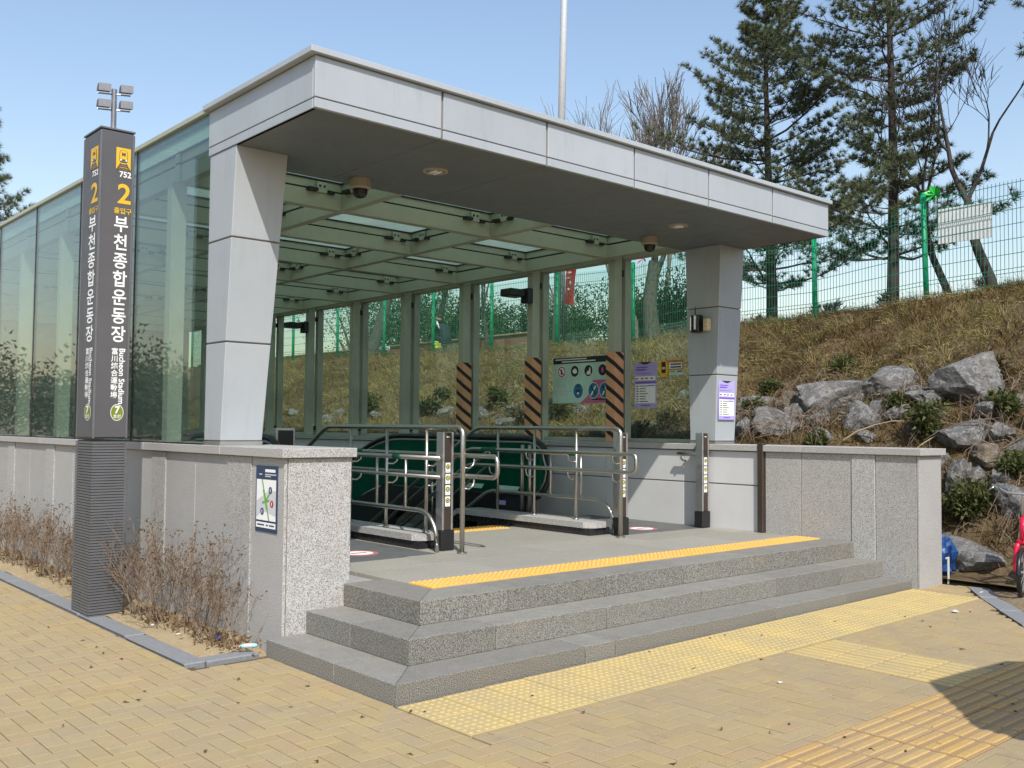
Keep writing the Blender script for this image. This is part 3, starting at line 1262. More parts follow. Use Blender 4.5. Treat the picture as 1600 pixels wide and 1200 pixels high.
# glass roof ---------------------------------------------------------
rf = part('glass_roof', (3.1, 9, 3.6), ent)
XB = [.36, 1.95, 3.83, 5.70]
YB = [2.73] + YK
for y in YK:
    m_ = MB()
    m_.box(.30, 5.92, y - .05, y + .05, 3.60, 3.76, .003)
    m_.build('beam', 'frame_green', rf)
for x in XB:
    for ya, yb in zip(YB, YB[1:]):
        m_ = MB()
        m_.box(x - .045, x + .045, ya + .052, yb - .052, 3.604, 3.755, .003)
        m_.build('beam', 'frame_green', rf)
XPn = [.10, 1.95, 3.83, 6.12]
for ya, yb in zip(YB, YB[1:]):
    for xa, xb in zip(XPn, XPn[1:]):
        m_ = MB()
        m_.box(xa + .012, xb - .012, ya + .012, yb - .012, 3.868, 3.884)
        m_.build('roof_pane', 'glass_roof', rf)
# upper tier on the beams: dark packing strip, frame, dark glazing gasket
for y in YK:
    for nm, mt_, hw, z0, z1 in (('packing_strip', 'gasket', .034, 3.7605, 3.777), ('purlin', 'frame_green', .042, 3.778, 3.852), ('gasket', 'gasket', .055, 3.853, 3.8675)):
        m_ = MB()
        m_.box(.30, 5.92, y - hw, y + hw, z0, z1)
        m_.build(nm, mt_, rf)
for x in XB:
    for ya, yb in zip(YB, YB[1:]):
        for nm, mt_, hw, z0, z1 in (('packing_strip', 'gasket', .034, 3.7555, 3.776), ('purlin', 'frame_green', .042, 3.777, 3.851), ('gasket', 'gasket', .055, 3.852, 3.8672)):
            m_ = MB()
            m_.box(x - hw, x + hw, ya + .056, yb - .056, z0, z1)
            m_.build(nm, mt_, rf)
bm_ = MB()
bm_.box(-.055, .055, -.014, -.004, -.05, .05, 0, 0)
bm_.box(-.16, -.06, -.05, .02, -.052, -.02, 0, 1)
bm_.box(.06, .13, -.03, .02, -.055, -.035, 0, 1)
for sx in (-.025, .025):
    bm_.tube([(sx, -.004, .01), (sx, -.02, .01)], .012, 8, 1)
brk = bm_.mesh('bracket', ['frame_green', 'gasket'], (0, 0, 0))
for y in YK:
    for x in XB[1:]:
        o = link('bracket', brk, (x - .27, y - .055, 3.79), rf)
        if x < 5:
            o = link('bracket', brk, (x - .055, y - .30, 3.79), rf)
            o.rotation_euler = (0, 0, -math.pi / 2)

# left glass wall ----------------------------------------------------
gl = part('glass_wall', (.1, 9, ZC), ent)
YS = [2.69 + 1.48 * k for k in range(11)]
for ya, yb in zip(YS, YS[1:]):
    m_ = MB()
    m_.box(.094, .106, ya + .011, yb - .011, ZC + .012, 3.90)
    m_.build('glass_pane', 'glass_left', gl)
    m_ = MB()
    m_.box(.090, .110, yb - .010, yb + .010, ZC + .002, 3.90)
    m_.build('gasket', 'gasket', gl)
    m_ = MB()
    m_.box(.07, .16, ya + .012 - .01, yb - .004, 3.905, 3.945, .003)
    m_.build('top_rail', 'frame_green', gl)
m_ = MB()
m_.box(.085, .115, 2.69, YS[-1], ZC + .0005, ZC + .011)
m_.build('bottom_gasket', 'gasket', gl)
for y in YK[:-1]:
    m_ = MB()
    m_.box(.24, .37, y - .055, y + .055, ZC + .001, 3.599, .004)
    m_.build('post', 'frame_green', gl)

# right glass wall ---------------------------------------------------
gr = part('glass_wall', (6.1, 9, ZR), ent)
Y0R = [2.60] + YK
for ya, yb in zip(Y0R, Y0R[1:]):
    m_ = MB()
    m_.box(6.10, 6.112, ya + .008, yb - .008, ZR + .05, 3.88)
    m_.build('glass_pane', 'glass_right', gr)
    m_ = MB()
    m_.box(6.02, 6.12, ya + .05, yb - .05, ZR + .001, ZR + .045, .003)
    m_.build('bottom_rail', 'frame_green', gr)
    m_ = MB()
    m_.box(5.93, 6.08, ya + .06, yb - .06, 3.62, 3.74, .003)
    m_.build('top_rail', 'frame_green', gr)
for y in YK:
    m_ = MB()
    m_.box(5.785, 5.915, y - .055, y + .055, ZR + .001, 3.598, .004)
    m_.build('post', 'frame_green', gr)
    m_ = MB()
    m_.box(5.985, 6.095, y - .05, y + .05, ZR + .001, 3.76, .003)
    m_.build('post', 'frame_green', gr)
    for z in (ZR + .12, 3.45):
        m_ = MB()
        m_.box(5.916, 5.984, y - .02, y + .02, z - .04, z + .04)
        m_.build('bracket', 'gasket', gr)


# striped pads on the nearest three posts
def striped_pad(y, idx):
    m_ = MB()
    x0, x1, ya, yb = 5.768, 5.932, y - .072, y + .072
    z0, z1 = ZR + .003, 2.462
    per = [(x0, yb), (x0, ya), (x1, ya), (x1, yb)]
    # walk round the post and rise; a slanted band every .178 m
    dist = [0, .144, .308, .452]
    zs = 0
    n = 64
    band = .178
    # faces between slanted lines on each side
    def line(s, c):
        return c + (s) * -.62
    k = int((z1 - z0) / band) + 4
    for side in range(3):
        (ax, ay), (bx, by) = per[side], per[side + 1]
        s0, s1 = dist[side], dist[side + 1]
        for i in range(-2, k + 4):
            for lo, hi, mt in ((0, .115, 0), (.115, band, 1)):
                c0, c1 = z0 + i * band + lo, z0 + i * band + hi
                q = [(0, line(s0, c0)), (1, line(s1, c0)), (1, line(s1, c1)), (0, line(s0, c1))]
                # clip to z range
                poly = q
                for zc, sg in ((z0, 1), (z1, -1)):
                    out = []
                    for a in range(len(poly)):
                        p, r_ = poly[a], poly[(a + 1) % len(poly)]
                        ip, ir = sg * (p[1] - zc) >= 0, sg * (r_[1] - zc) >= 0
                        if ip:
                            out.append(p)
                        if ip != ir:
                            t = (zc - p[1]) / (r_[1] - p[1])
                            out.append((p[0] + (r_[0] - p[0]) * t, zc))
                    poly = out
                    if not poly:
                        break
                if len(poly) >= 3:
                    V = [(ax + (bx - ax) * s, ay + (by - ay) * s, z) for s, z in poly]
                    m_.add(V, [list(range(len(V)))], mt)
    m_.add([(x0, ya, z1), (x1, ya, z1), (x1, yb, z1), (x0, yb, z1)], [[0, 1, 2, 3]], 0)
    m_.add([(x1, ya, z0), (x1, yb, z0), (x1, yb, z1), (x1, ya, z1)], [[0, 1, 2, 3]], 0)
    o = m_.build('striped_pad', ['pad_orange', 'gasket'], gr)
    o['label'] = 'orange and black striped corner pad on a glass wall post'


for i in range(3):
    striped_pad(YK[i], i)

# ================================================================== ESCALATORS
def esc_path(y0, flat, zt, slope_len, n=10):
    """handrail loop in (y, z): newel arc at the front, level run, then 30 degrees down"""
    r = .345
    pts = []
    for i in range(n + 1):
        a = -math.radians(100) + math.radians(190) * i / n
        pts.append((y0 + r - r * math.cos(a), zt - r + r * math.sin(a)))
    y1 = y0 + r + flat
    pts.append((y1 - .5, zt))
    for i in range(1, 7):
        t = i / 6
        pts.append((y1 - .5 + 1.1 * t, zt - .29 * t * t))
    ye, ze = pts[-1]
    pts.append((ye + slope_len, ze - slope_len * .577))
    return pts


def escalator(x0, x1, y0, flat, label, back=0.0):
    e = thing('escalator', label, 'escalator', ((x0 + x1) / 2, y0, ZP))
    zt = 1.405
    yn = y0
    for x in (x0, x1):
        y0 = yn + (back if x == x1 else 0)
        path = esc_path(y0, flat - (y0 - yn), zt, 6.0)
        bal = part('balustrade', (x, y0 + 1, ZP), e)
        # glass panel: area inside the handrail down to the skirt
        poly = [(p[0] + .0, p[1] - .03) for p in path[2:]]
        low = [(p[0], p[1] - .68) for p in path[12:]][::-1]
        inner = []
        for (yy_, zz_) in path[3:]:
            inner.append((yy_ + (.02 if yy_ < y0 + .3 else 0), zz_ - .025))
        pl = [q for q in inner] + [(q[0], q[1] - .62) for q in path[::-1] if q[0] > y0 + .9] + [(y0 + .30, zt - .66)]
        m_ = MB()
        m_.prism(pl, lambda p, t: (t, p[0], p[1]), x - .006, x + .006)
        m_.build('glass_panel', 'glass_escalator', bal)
        m_ = MB()
        m_.tube([(x, p[0], p[1]) for p in path], .034, 8)
        h = m_.build('handrail', 'rubber', bal, smooth=True)
        m_ = MB()
        m_.tube([(x, p[0] + (.05 if i < 11 and p[1] < zt - .1 else 0), p[1] - (.045 if p[1] > zt - .3 or i > 11 else 0)) for i, p in enumerate(path) if i > 1], .016, 6)
        m_.build('rail_trim', 'alu', bal, smooth=True)
        m_ = MB()
        sk = [(y0 + .33, ZP + .004), (y0 + .33, ZP + .30)] + [(q[0], q[1] - .655) for q in path[12:]] + [(q[0], q[1] - 1.2) for q in path[::-1] if q[0] > y0 + flat - .1] + [(y0 + flat, ZP + .004)]
        m_.prism(sk, lambda p, t: (t, p[0], p[1]), x - .05, x + .05)
        m_.build('skirt_panel', 'black_plastic', bal)
        m_ = MB()
        m_.box(x - .03, x + .03, y0 + .35, y0 + .9, ZP + .301, ZP + .33, .004)
        m_.build('skirt_cap', 'alu', bal)
    y0 = yn
    m_ = MB()
    m_.box(x0 + .06, x1 - .06, y0 + .32, y0 + 1.1, ZP + .003, ZP + .012)
    m_.build('comb_plate', 'alu', e)
    for i in range(18):
        m_ = MB()
        yy_ = y0 + 1.1 + .4 * i
        zz_ = ZP - max(0, (i - 3)) * .231
        m_.box(x0 + .07, x1 - .07, yy_ + .004, yy_ + .40, zz_ - .25, zz_ - .004, .004)
        m_.build('escalator_step', 'alu', e)
    return e


esc2 = escalator(4.47, 5.52, 3.50, 3.0, 'escalator with dark green glass sides beside the right granite wall', 1.25)
esc1 = escalator(.80, 1.74, 4.52, 2.0, 'escalator whose black handrail shows behind the left column')
# stickers and the twin posts of the right escalator
for ya, yb in ((4.62, 5.02), (3.98, 4.35)):
    m_ = MB()
    m_.add([(4.418, ya, ZP + .35), (4.418, yb, ZP + .35), (4.46, yb, ZP + .40), (4.46, ya, ZP + .40)], [[0, 1, 2, 3]], 0)
    m_.build('notice_sticker', 'sign_cyan', esc2)
m_ = MB()
m_.box(4.415, 4.419, 4.18, 4.32, ZP + .18, ZP + .23)
m_.build('notice_sticker', 'sign_lilac', esc2)
for yy_ in (3.74, 3.86):
    m_ = MB()
    m_.tube([(4.39, yy_, ZP + .13), (4.39, yy_, 1.33)], .024, 10)
    m_.build('guard_post', 'stainless', esc2, smooth=True)

# ================================================================== RAILINGS
def arc(c, r, a0, a1, fx, n=6):
    return [fx(c[0] + r * math.cos(math.radians(a0 + (a1 - a0) * i / n)), c[1] + r * math.sin(math.radians(a0 + (a1 - a0) * i / n))) for i in range(n + 1)]


def railing(xa, sgn, posts, label, front_plinth):
    """sgn: side on which the stairs lie (+1: greater x)"""
    t = thing('railing', label, 'railing', (xa, 3.4, ZP), 'stainless railings flanking the stairs')
    zt = 1.522
    f = lambda x: (lambda y, z: (x, y, z))
    # top rail with the front post bent down to the floor
    m_ = MB()
    pts = [(xa, 2.20, ZP), (xa, 2.20, zt - .07)] + arc((2.27, zt - .07), .07, 180, 90, f(xa)) + [(xa, 4.40, zt), (xa, 4.50, zt - .03), (xa, 8.0, zt - .03 - 3.5 * .577)]
    m_.tube(pts, .022, 10)
    m_.build('top_rail', 'stainless', t, smooth=True)
    m_ = MB()
    m_.tube([(xa, 2.20, ZP + .001), (xa, 2.20, ZP + .012)], .045, 16)
    m_.build('floor_flange', 'stainless', t)
    for y in posts:
        zb = ZP + .13
        m_ = MB()
        m_.tube([(xa, y, zb), (xa, y, zt - .015)], .016, 8)
        m_.tube([(xa, y, zb + .001), (xa, y, zb + .012)], .032, 12)
        m_.build('post', 'stainless', t, smooth=True)
    for i in range(3):
        y = 5.3 + 1.0 * i
        dz = (y - 4.5) * .577
        m_ = MB()
        m_.tube([(xa, y, zt - .03 - dz), (xa, y, ZP + .13 - (y - 4.6) * .548)], .016, 8)
        m_.build('post', 'stainless', t, smooth=True)
    # escalator-side rails
    xb = xa - sgn * .12
    zs = (1.255, 1.092)
    for z, r in ((1.255, .021), (1.092, .017)):
        m_ = MB()
        m_.tube([(xb, 2.36, z), (xb, 4.30, z), (xb, 4.42, z - .03), (xb, 7.2, z - .03 - 2.78 * .577)], r, 8)
        m_.build('side_rail', 'stainless', t, smooth=True)
    m_ = MB()
    pts = [(xb, 2.39, ZP)] + [(xb, 2.40, ZP + .12)] + arc((2.66, .53), .262, 176, 90, f(xb), 8) + [(xb, 4.3, .795), (xb, 4.42, .765), (xb, 6.5, .765 - 2.08 * .577)]
    m_.tube(pts, .02, 10)
    m_.build('hoop_rail', 'stainless', t, smooth=True)
    for y in (2.87, 3.33, 3.8):
        m_ = MB()
        m_.tube([(xb, y, .795), (xb, y, 1.25)], .014, 8)
        m_.build('baluster', 'stainless', t, smooth=True)
    # stair-side handrails with a closed front loop
    xc = xa + sgn * .125
    m_ = MB()
    pts = [(xc, 7.6, 1.252 - 3.1 * .577), (xc, 4.5, 1.252), (xc, 4.38, 1.278), (xc, 1.93, 1.278), (xc, 1.90, 1.262), (xc, 1.89, 1.23), (xc, 1.89, 1.17)] + arc((1.95, 1.16), .06, 180, 270, f(xc)) + [(xc, 4.38, 1.10), (xc, 4.5, 1.075), (xc, 7.4, 1.075 - 2.9 * .577)]
    m_.tube(pts, .02, 8)
    m_.build('handrail', 'stainless', t, smooth=True)
    for y in (2.20,) + tuple(posts):
        for z in (1.278, 1.10):
            m_ = MB()
            m_.tube([(xa, y, z - .10), (xa + sgn * .07, y, z - .105), (xc - sgn * .012, y, z - .08), (xc, y, z - .045), (xc, y, z - .015)], .009, 6)
            m_.build('bracket', 'stainless', t, smooth=True)
    # green tape wrapped on the rails
    m_ = MB()
    m_.tube([(xb, 2.94, 1.255), (xb, 3.06, 1.255)], .025, 10)
    m_.build('tape', 'tape_green', t)
    m_ = MB()
    m_.tube([(xc, 3.95, 1.278), (xc, 4.2, 1.278)], .024, 10)
    m_.build('tape', 'tape_green', t)
    return t


railing(2.2, 1, [2.72, 3.35, 3.98], 'stainless railing on the plinth nearest the left granite wall', 2.62)
railing(4.2, -1, [2.82, 3.46, 4.07], 'stainless railing on the plinth in front of the dark green escalator', 2.46)

# ================================================================== BOLLARDS
def bollard(x, y, label, w=.118, d=.085, zb=ZP):
    t = thing('bollard', label, 'bollard', (x, y, zb), 'brown sensor bollards at the top of the stairs')
    m_ = MB()
    m_.box(x - w / 2 - .012, x + w / 2 + .012, y - d / 2 - .012, y + d / 2 + .012, zb + .001, zb + .175, .004)
    m_.build('foot', 'black_plastic', t)
    m_ = MB()
    m_.box(x - w / 2 + .006, x + w / 2 - .006, y - d / 2, y + d / 2, zb + .176, zb + 1.026, .005)
    m_.build('body', 'bollard_brown', t)
    for sx in (-1, 1):
        m_ = MB()
        xo = x + sx * w / 2
        m_.box(min(xo, xo - sx * .02), max(xo, xo - sx * .02), y - d / 2 - .006, y + d / 2 + .006, zb + .1765, zb + 1.03, .003)
        m_.build('side_profile', 'alu', t)
    yf = y - d / 2
    for i in range(4):
        zc = zb + .72 - .098 * i
        m_ = MB()
        m_.box(x - .026, x + .026, yf - .002, yf, zc - .043, zc + .043)
        s_ = m_.build('sticker', 'sign_white', t)
        m_ = MB()
        m_.disc((x, yf - .0032, zc + .008), (1, 0, 0), (0, 0, 1), .022, n=20, m=0)
        m_.disc((x, yf - .0040, zc + .008), (1, 0, 0), (0, 0, 1), .015, n=16, m=1)
        g = [[(-.006, -.01), (.006, -.01), (.006, .008), (-.006, .008)], [(-.01, .004), (.006, -.01), (.01, -.006), (-.006, .009)], [(-.004, -.01), (.008, -.004), (.006, .01), (-.002, .006)], [(-.01, -.008), (.01, -.004), (.004, .01), (-.004, .006)]][i]
        m_.add([(x + a, yf - .0046, zc + .008 + c) for a, c in g], [[0, 1, 2, 3]], 2)
        m_.quad((x, yf - .0032, zc - .031), (1, 0, 0), (0, 0, 1), -.016, .016, -.004, .004, 3)
        m_.build('pictogram', ['sign_black', 'yellow_label', 'sign_black', 'sign_grey'], s_, recalc=False)
    m_ = MB()
    m_.box(x - .018, x + .018, yf - .002, yf, zb + .985, zb + .992)
    m_.build('sensor_slot', 'sign_white', t)
    return t


bollard(2.215, 2.47, 'brown bollard with yellow stickers left of the middle stairs, nearest')
bollard(4.372, 2.36, 'brown bollard with yellow stickers half hidden behind the railing post')
bollard(5.645, 2.31, 'brown bollard with yellow stickers standing against the right wall', zb=ZP + .004)

# ================================================================== PYLON SIGN
PX0, PX1, PY0, PY1 = -.495, -.235, 3.34, 3.73
pz = gz(-.4, 3.4)
py = thing('pylon_sign', 'tall dark grey station pylon sign with yellow train pictogram and louvred base', 'sign', ((PX0 + PX1) / 2, (PY0 + PY1) / 2, pz))
m_ = MB()
m_.box(PX0 + .012, PX1 - .012, PY0 + .012, PY1 - .012, pz - .03, 1.40)
m_.build('base_core', 'gasket', py)
m_ = MB()
nf = 62
for i in range(nf):
    z = pz + .01 + (1.385 - pz) * i / nf
    m_.box(PX0, PX1, PY0, PY1, z, z + .0165)
m_.build('louvre_fins', 'pylon_fin', py)
m_ = MB()
m_.box(PX0, PX1, PY0, PY1, 1.412, 3.815, .014)
body = m_.build('sign_body', 'pylon_grey', py)
for (a, c, d, e) in ((PX0 - .002, PX0 + .014, PY0 - .002, PY0 + .014), (PX1 - .013, PX1 + .002, PY0 - .002, PY0 + .008), (PX0 - .002, PX0 + .008, PY1 - .008, PY1 + .002)):
    m_ = MB()
    m_.box(a, c, d, e, 1.413, 3.80, .003)
    m_.build('edge_trim', 'pylon_edge', py)
m_ = MB()
m_.box(PX0 - .004, PX1 + .004, PY0 - .004, PY1 + .004, 3.8155, 3.83, .002)
m_.build('top_cap', 'pylon_edge', py)
KO = '부천종합운동장'
HJ = '富川綜合運動場'


def sign_face(org, xd, wd):
    """org: centre of the face at z=0, xd: reading direction, wd: face width"""
    org, xd = Vector(org), Vector(xd)
    up = Vector((0, 0, 1))
    s = wd / .26                       # horizontal scale
    P = lambda dx, z: org + xd * dx * s + up * z
    nd = xd.cross(up)
    # yellow pictogram
    m_ = MB()
    c = P(.045, 3.60)
    m_.quad(c + nd * .002, xd, up, -.056 * s, .056 * s, -.085, .085, 0)
    # train: rounded body
    k = 20
    rb = []
    for i in range(k):
        a = 2 * math.pi * i / k
        ca, sa = math.cos(a), math.sin(a)
        rb.append((math.copysign(abs(ca) ** .5, ca), math.copysign(abs(sa) ** .55, sa)))
    m_.add([c + nd * .0035 + xd * (.033 * s * p[0]) + up * (.018 + .050 * p[1]) for p in rb], [list(range(k))], 1)
    m_.add([c + nd * .0045 + xd * (.0285 * s * p[0]) + up * (.020 + .045 * p[1]) for p in rb], [list(range(k))], 0)
    m_.quad(c + nd * .0055, xd, up, -.0285 * s, .0285 * s, -.022, -.004, 1)
    for sx in (-1, 1):
        m_.disc(c + nd * .0062 + xd * sx * .021 * s + up * -.012, xd, up, .007 * s, .007, 12, 2)
        m_.add([c + nd * .0055 + xd * (sx * a * s) + up * z for a, z in ((.018, -.036), (.026, -.036), (.052, -.084), (.042, -.084))], [[0, 1, 2, 3]], 1)
    for z, w in ((-.046, .030), (-.060, .038), (-.076, .046)):
        m_.quad(c + nd * .0052, xd, up, -w * s, w * s, z - .004, z + .004, 1)
    m_.build('train_pictogram', ['sign_yellow', 'pylon_grey', 'sign_white'], py, recalc=False)
    text_mesh('M', .036, 'pylon_grey', c + up * .034, xd, up, .04, scale_x=s * 1.1, lift=.0065).build('pictogram_letter', 'pylon_grey', py, recalc=False)
    text_mesh('752', .062, 'sign_white', P(.062, 3.475), xd, up, .025, scale_x=s).build('station_number', 'sign_white', py, recalc=False)
    text_mesh('2', .215, 'sign_yellow', P(.058, 3.315), xd, up, .02, scale_x=s).build('exit_number', 'sign_yellow', py, recalc=False)
    text_mesh('출입구', .050, 'sign_yellow', P(.05, 3.185), xd, up, .018, scale_x=s).build('exit_lettering', 'sign_yellow', py, recalc=False)
    for i, ch in enumerate(KO):
        text_mesh(ch, .135, 'sign_white', P(.040, 3.075 - .1435 * i), xd, up, .017, scale_x=s * .92).build('station_name', 'sign_white', py, recalc=False)
    for i, ch in enumerate(HJ):
        text_mesh(ch, .054, 'sign_white', P(.018, 2.085 - .0565 * i), xd, up, .015, scale_x=s).build('station_name_hanja', 'sign_white', py, recalc=False)
    text_mesh('Bucheon Stadium', .062, 'sign_white', P(.072, 2.115), -up, xd * s, .02, align='LEFT').build('station_name_english', 'sign_white', py, recalc=False)
    m_ = MB()
    c = P(.046, 1.615)
    m_.disc(c + nd * .002, xd, up, .050 * s, .064, 32, 1)
    m_.disc(c + nd * .003, xd, up, .046 * s, .059, 32, 0)
    m_.build('line_badge', ['sign_green', 'sign_white'], py, recalc=False)
    text_mesh('7', .075, 'sign_white', c + up * .018, xd, up, .03, scale_x=s, lift=.005).build('line_number', 'sign_white', py, recalc=False)
    text_mesh('호선', .032, 'sign_white', c + up * -.032, xd, up, .015, scale_x=s, lift=.005).build('line_lettering', 'sign_white', py, recalc=False)


sign_face(((PX0 + PX1) / 2, PY0, 0), (1, 0, 0), PX1 - PX0)
sign_face((PX0, (PY0 + PY1) / 2, 0), (0, -1, 0), PY1 - PY0)

# ================================================================== POSTERS AND NOTICES
UP = Vector((0, 0, 1))
# map poster on the left wall, facing left
mp = thing('map_poster', 'blue framed station map poster on the granite wall beside the steps', 'poster', (XL0 - .004, 1.70, .81))
c = Vector((XL0 - .003, 1.697, 1.03))
xd = Vector((0, -1, 0))
nd = xd.cross(UP)
m_ = MB()
m_.box(XL0 - .006, XL0 - .0005, 1.545, 1.850, .808, 1.252)
m_.build('board', 'sign_navy', mp)
o0 = Vector((XL0 - .0065, 1.697, 1.03))
m_ = MB()
m_.quad(o0 + nd * .001, xd, UP, -.138, .138, -.145, .13, 0)
m_.add([o0 + nd * .0018 + xd * a + UP * z for a, z in ((-.138, -.02), (.02, .05), (.138, .06), (.138, -.11), (-.05, -.08), (-.138, -.13))], [[0, 1, 2, 3, 4, 5]], 2)
m_.add([o0 + nd * .0026 + xd * a + UP * z for a, z in ((-.065, .13), (-.05, .13), (.055, -.145), (.04, -.145))], [[0, 1, 2, 3]], 4)
m_.add([o0 + nd * .0032 + xd * a + UP * z for a, z in ((-.045, .06), (-.02, .06), (.03, -.07), (.005, -.07))], [[0, 1, 2, 3]], 1)
m_.add([o0 + nd * .0034 + xd * a + UP * z for a, z in ((-.05, -.02), (.05, .0), (.048, -.014), (-.052, -.034))], [[0, 1, 2, 3]], 1)
m_.add([o0 + nd * .0034 + xd * a + UP * z for a, z in ((.0, .0), (.05, .04), (.056, .03), (.006, -.01))], [[0, 1, 2, 3]], 1)
for a, z, mm in ((.062, .06, 3), (-.05, -.085, 3), (.085, -.03, 5)):
    m_.disc(o0 + nd * .0036 + xd * a + UP * z, xd, UP, .024, .024, 18, mm)
    m_.quad(o0 + nd * .0042 + xd * a + UP * z, xd, UP, -.004, .004, -.012, .012, 0)
m_.quad(o0 + nd * .001, xd, UP, -.138, .138, -.195, -.158, 0)
for a, w in ((-.10, .02), (-.05, .03), (.02, .015), (.085, .035)):
    m_.quad(o0 + nd * .0018, xd, UP, a - w, a + w, -.181, -.171, 3)
m_.quad(o0 + nd * .001, xd, UP, -.02, .125, .180, .200, 0)
m_.quad(o0 + nd * .001, xd, UP, -.02, .135, .160, .168, 2)
m_.quad(o0 + nd * .001, xd, UP, -.02, .06, .148, .155, 2)
m_.quad(o0 + nd * .001, xd, UP, -.105, -.06, .160, .168, 2)
m_.build('map_print', ['sign_white', 'map_green', 'sign_grey', 'sign_navy', 'map_green', 'sign_red'], mp, recalc=False)


def notice(name, label, c, xd, w, h, nothick=False):
    """lilac timetable-like notice"""
    c, xd = Vector(c), Vector(xd)
    nd = xd.cross(UP)
    t = thing(name, label, 'notice', c - UP * h / 2)
    m_ = MB()
    V = [c + xd * a * w + UP * z * h + nd * k for k in (-.0015, 0) for a, z in ((-.5, -.5), (.5, -.5), (.5, .5), (-.5, .5))]
    m_.add(V, [[0, 1, 2, 3], [4, 5, 6, 7], [0, 1, 5, 4], [1, 2, 6, 5], [2, 3, 7, 6], [3, 0, 4, 7]])
    m_.build('sheet', 'sign_lilac', t)
    m_ = MB()
    e = nd * .0012
    Q = lambda a0, a1, z0, z1, m, k=1: m_.quad(c + e * k, xd, UP, a0 * w, a1 * w, z0 * h, z1 * h, m)
    m_.add([c + e + xd * a * w + UP * z * h for a, z in ((-.3, .5), (.3, .5), (.12, .46), (0, .445), (-.12, .46))], [[0, 1, 2, 3, 4]], 1)
    Q(-.40, .10, .375, .40, 2)
    Q(-.42, .02, .315, .35, 2)
    Q(-.45, .30, .245, .255, 2)
    Q(-.45, .45, .10, .19, 0)
    Q(-.45, .45, -.40, .02, 0)
    Q(-.45, .48, .035, .075, 2)
    for a in (-.38, -.14, .05, .28):
        Q(a - .05, a + .07, .13, .155, 1, 2)
    for i in range(7):
        z = -.01 - .056 * i
        Q(-.40, -.30, z - .024, z - .004, 1, 2)
        Q(-.24, (.02 if i % 3 else .12), z - .022, z - .006, 1, 2)
    Q(.12, .42, -.03, -.005, 2, 2)
    Q(-.2, .2, -.46, -.435, 2)
    m_.build('print', ['sign_white', 'sign_black', 'sign_lilac_dark'], t, recalc=False)
    return t


notice('lilac_notice', 'lilac paper notice stuck on the front of the right column', (5.945, 2.2045, 1.848), (1, 0, 0), .30, .43)
notice('lilac_notice', 'lilac paper notice stuck on the glass beside a striped post', (6.094, 3.52, 2.06), (0, -1, 0), .36, .56)
# yellow and red phone notice on the glass
t = thing('emergency_notice', 'small yellow and red notice with phone picture on the glass', 'notice', (6.096, 3.12, 2.16))
xd = Vector((0, -1, 0))
c = Vector((6.093, 3.115, 2.255))
nd = xd.cross(UP)
m_ = MB()
V = [c + xd * a + UP * z + nd * k for k in (-.0015, 0) for a, z in ((-.10, -.09), (.18, -.09), (.18, .09), (-.10, .09))]
m_.add(V, [[0, 1, 2, 3], [4, 5, 6, 7], [0, 1, 5, 4], [1, 2, 6, 5], [2, 3, 7, 6], [3, 0, 4, 7]])
m_.build('sheet', 'sign_orange', t)
m_ = MB()
m_.disc(c + nd * .001 + xd * -.115, xd, UP, .075, .11, 26, 0)
m_.quad(c + nd * .002 + xd * -.115, xd, UP, -.032, .032, -.06, .075, 1)
m_.quad(c + nd * .003 + xd * -.115, xd, UP, -.024, .024, -.015, .012, 3)
m_.quad(c + nd * .001, xd, UP, -.03, .165, -.012, .062, 2)
m_.quad(c + nd * .001, xd, UP, -.03, .18, -.09, -.03, 4)
for z in (.042, .008):
    m_.quad(c + nd * .002, xd, UP, -.01, .15, z - .01, z + .008, 5)
m_.quad(c + nd * .002, xd, UP, -.02, .06, -.055, -.04, 6)
m_.quad(c + nd * .002, xd, UP, .09, .165, -.055, -.04, 5)
m_.build('print', ['sign_yellow', 'sign_black', 'sign_white', 'sign_grey', 'sign_cyan', 'sign_navy', 'map_green'], t, recalc=False)

# safety poster on the glass
t = thing('safety_poster', 'pale green and pink safety poster with round pictograms on the glass', 'poster', (6.097, 4.65, 1.86))
c = Vector((6.094, 4.62, 2.158))
m_ = MB()
w2, h2 = .535, .305
V = [c + xd * a + UP * z + nd * k for k in (-.0015, 0) for a, z in ((-w2, -h2), (w2, -h2), (w2, h2), (-w2, h2))]
m_.add(V, [[0, 1, 2, 3], [4, 5, 6, 7], [0, 1, 5, 4], [1, 2, 6, 5], [2, 3, 7, 6], [3, 0, 4, 7]])
m_.build('sheet', 'sign_cyan', t)
m_ = MB()
e = nd * .001
m_.quad(c + e, xd, UP, -w2 + .01, w2, h2 - .085, h2 - .005, 0)
m_.quad(c + e * 2, xd, UP, -.48, .10, h2 - .035, h2 - .022, 1)
m_.quad(c + e * 2, xd, UP, -.36, .26, h2 - .066, h2 - .052, 1)
m_.add([c + e + xd * a + UP * z for a, z in ((-.02, -h2), (.12, -.22), (.20, -.05), (.215, -.01), (w2, -.01), (w2, -h2))], [[0, 1, 2, 3, 4, 5]], 2)
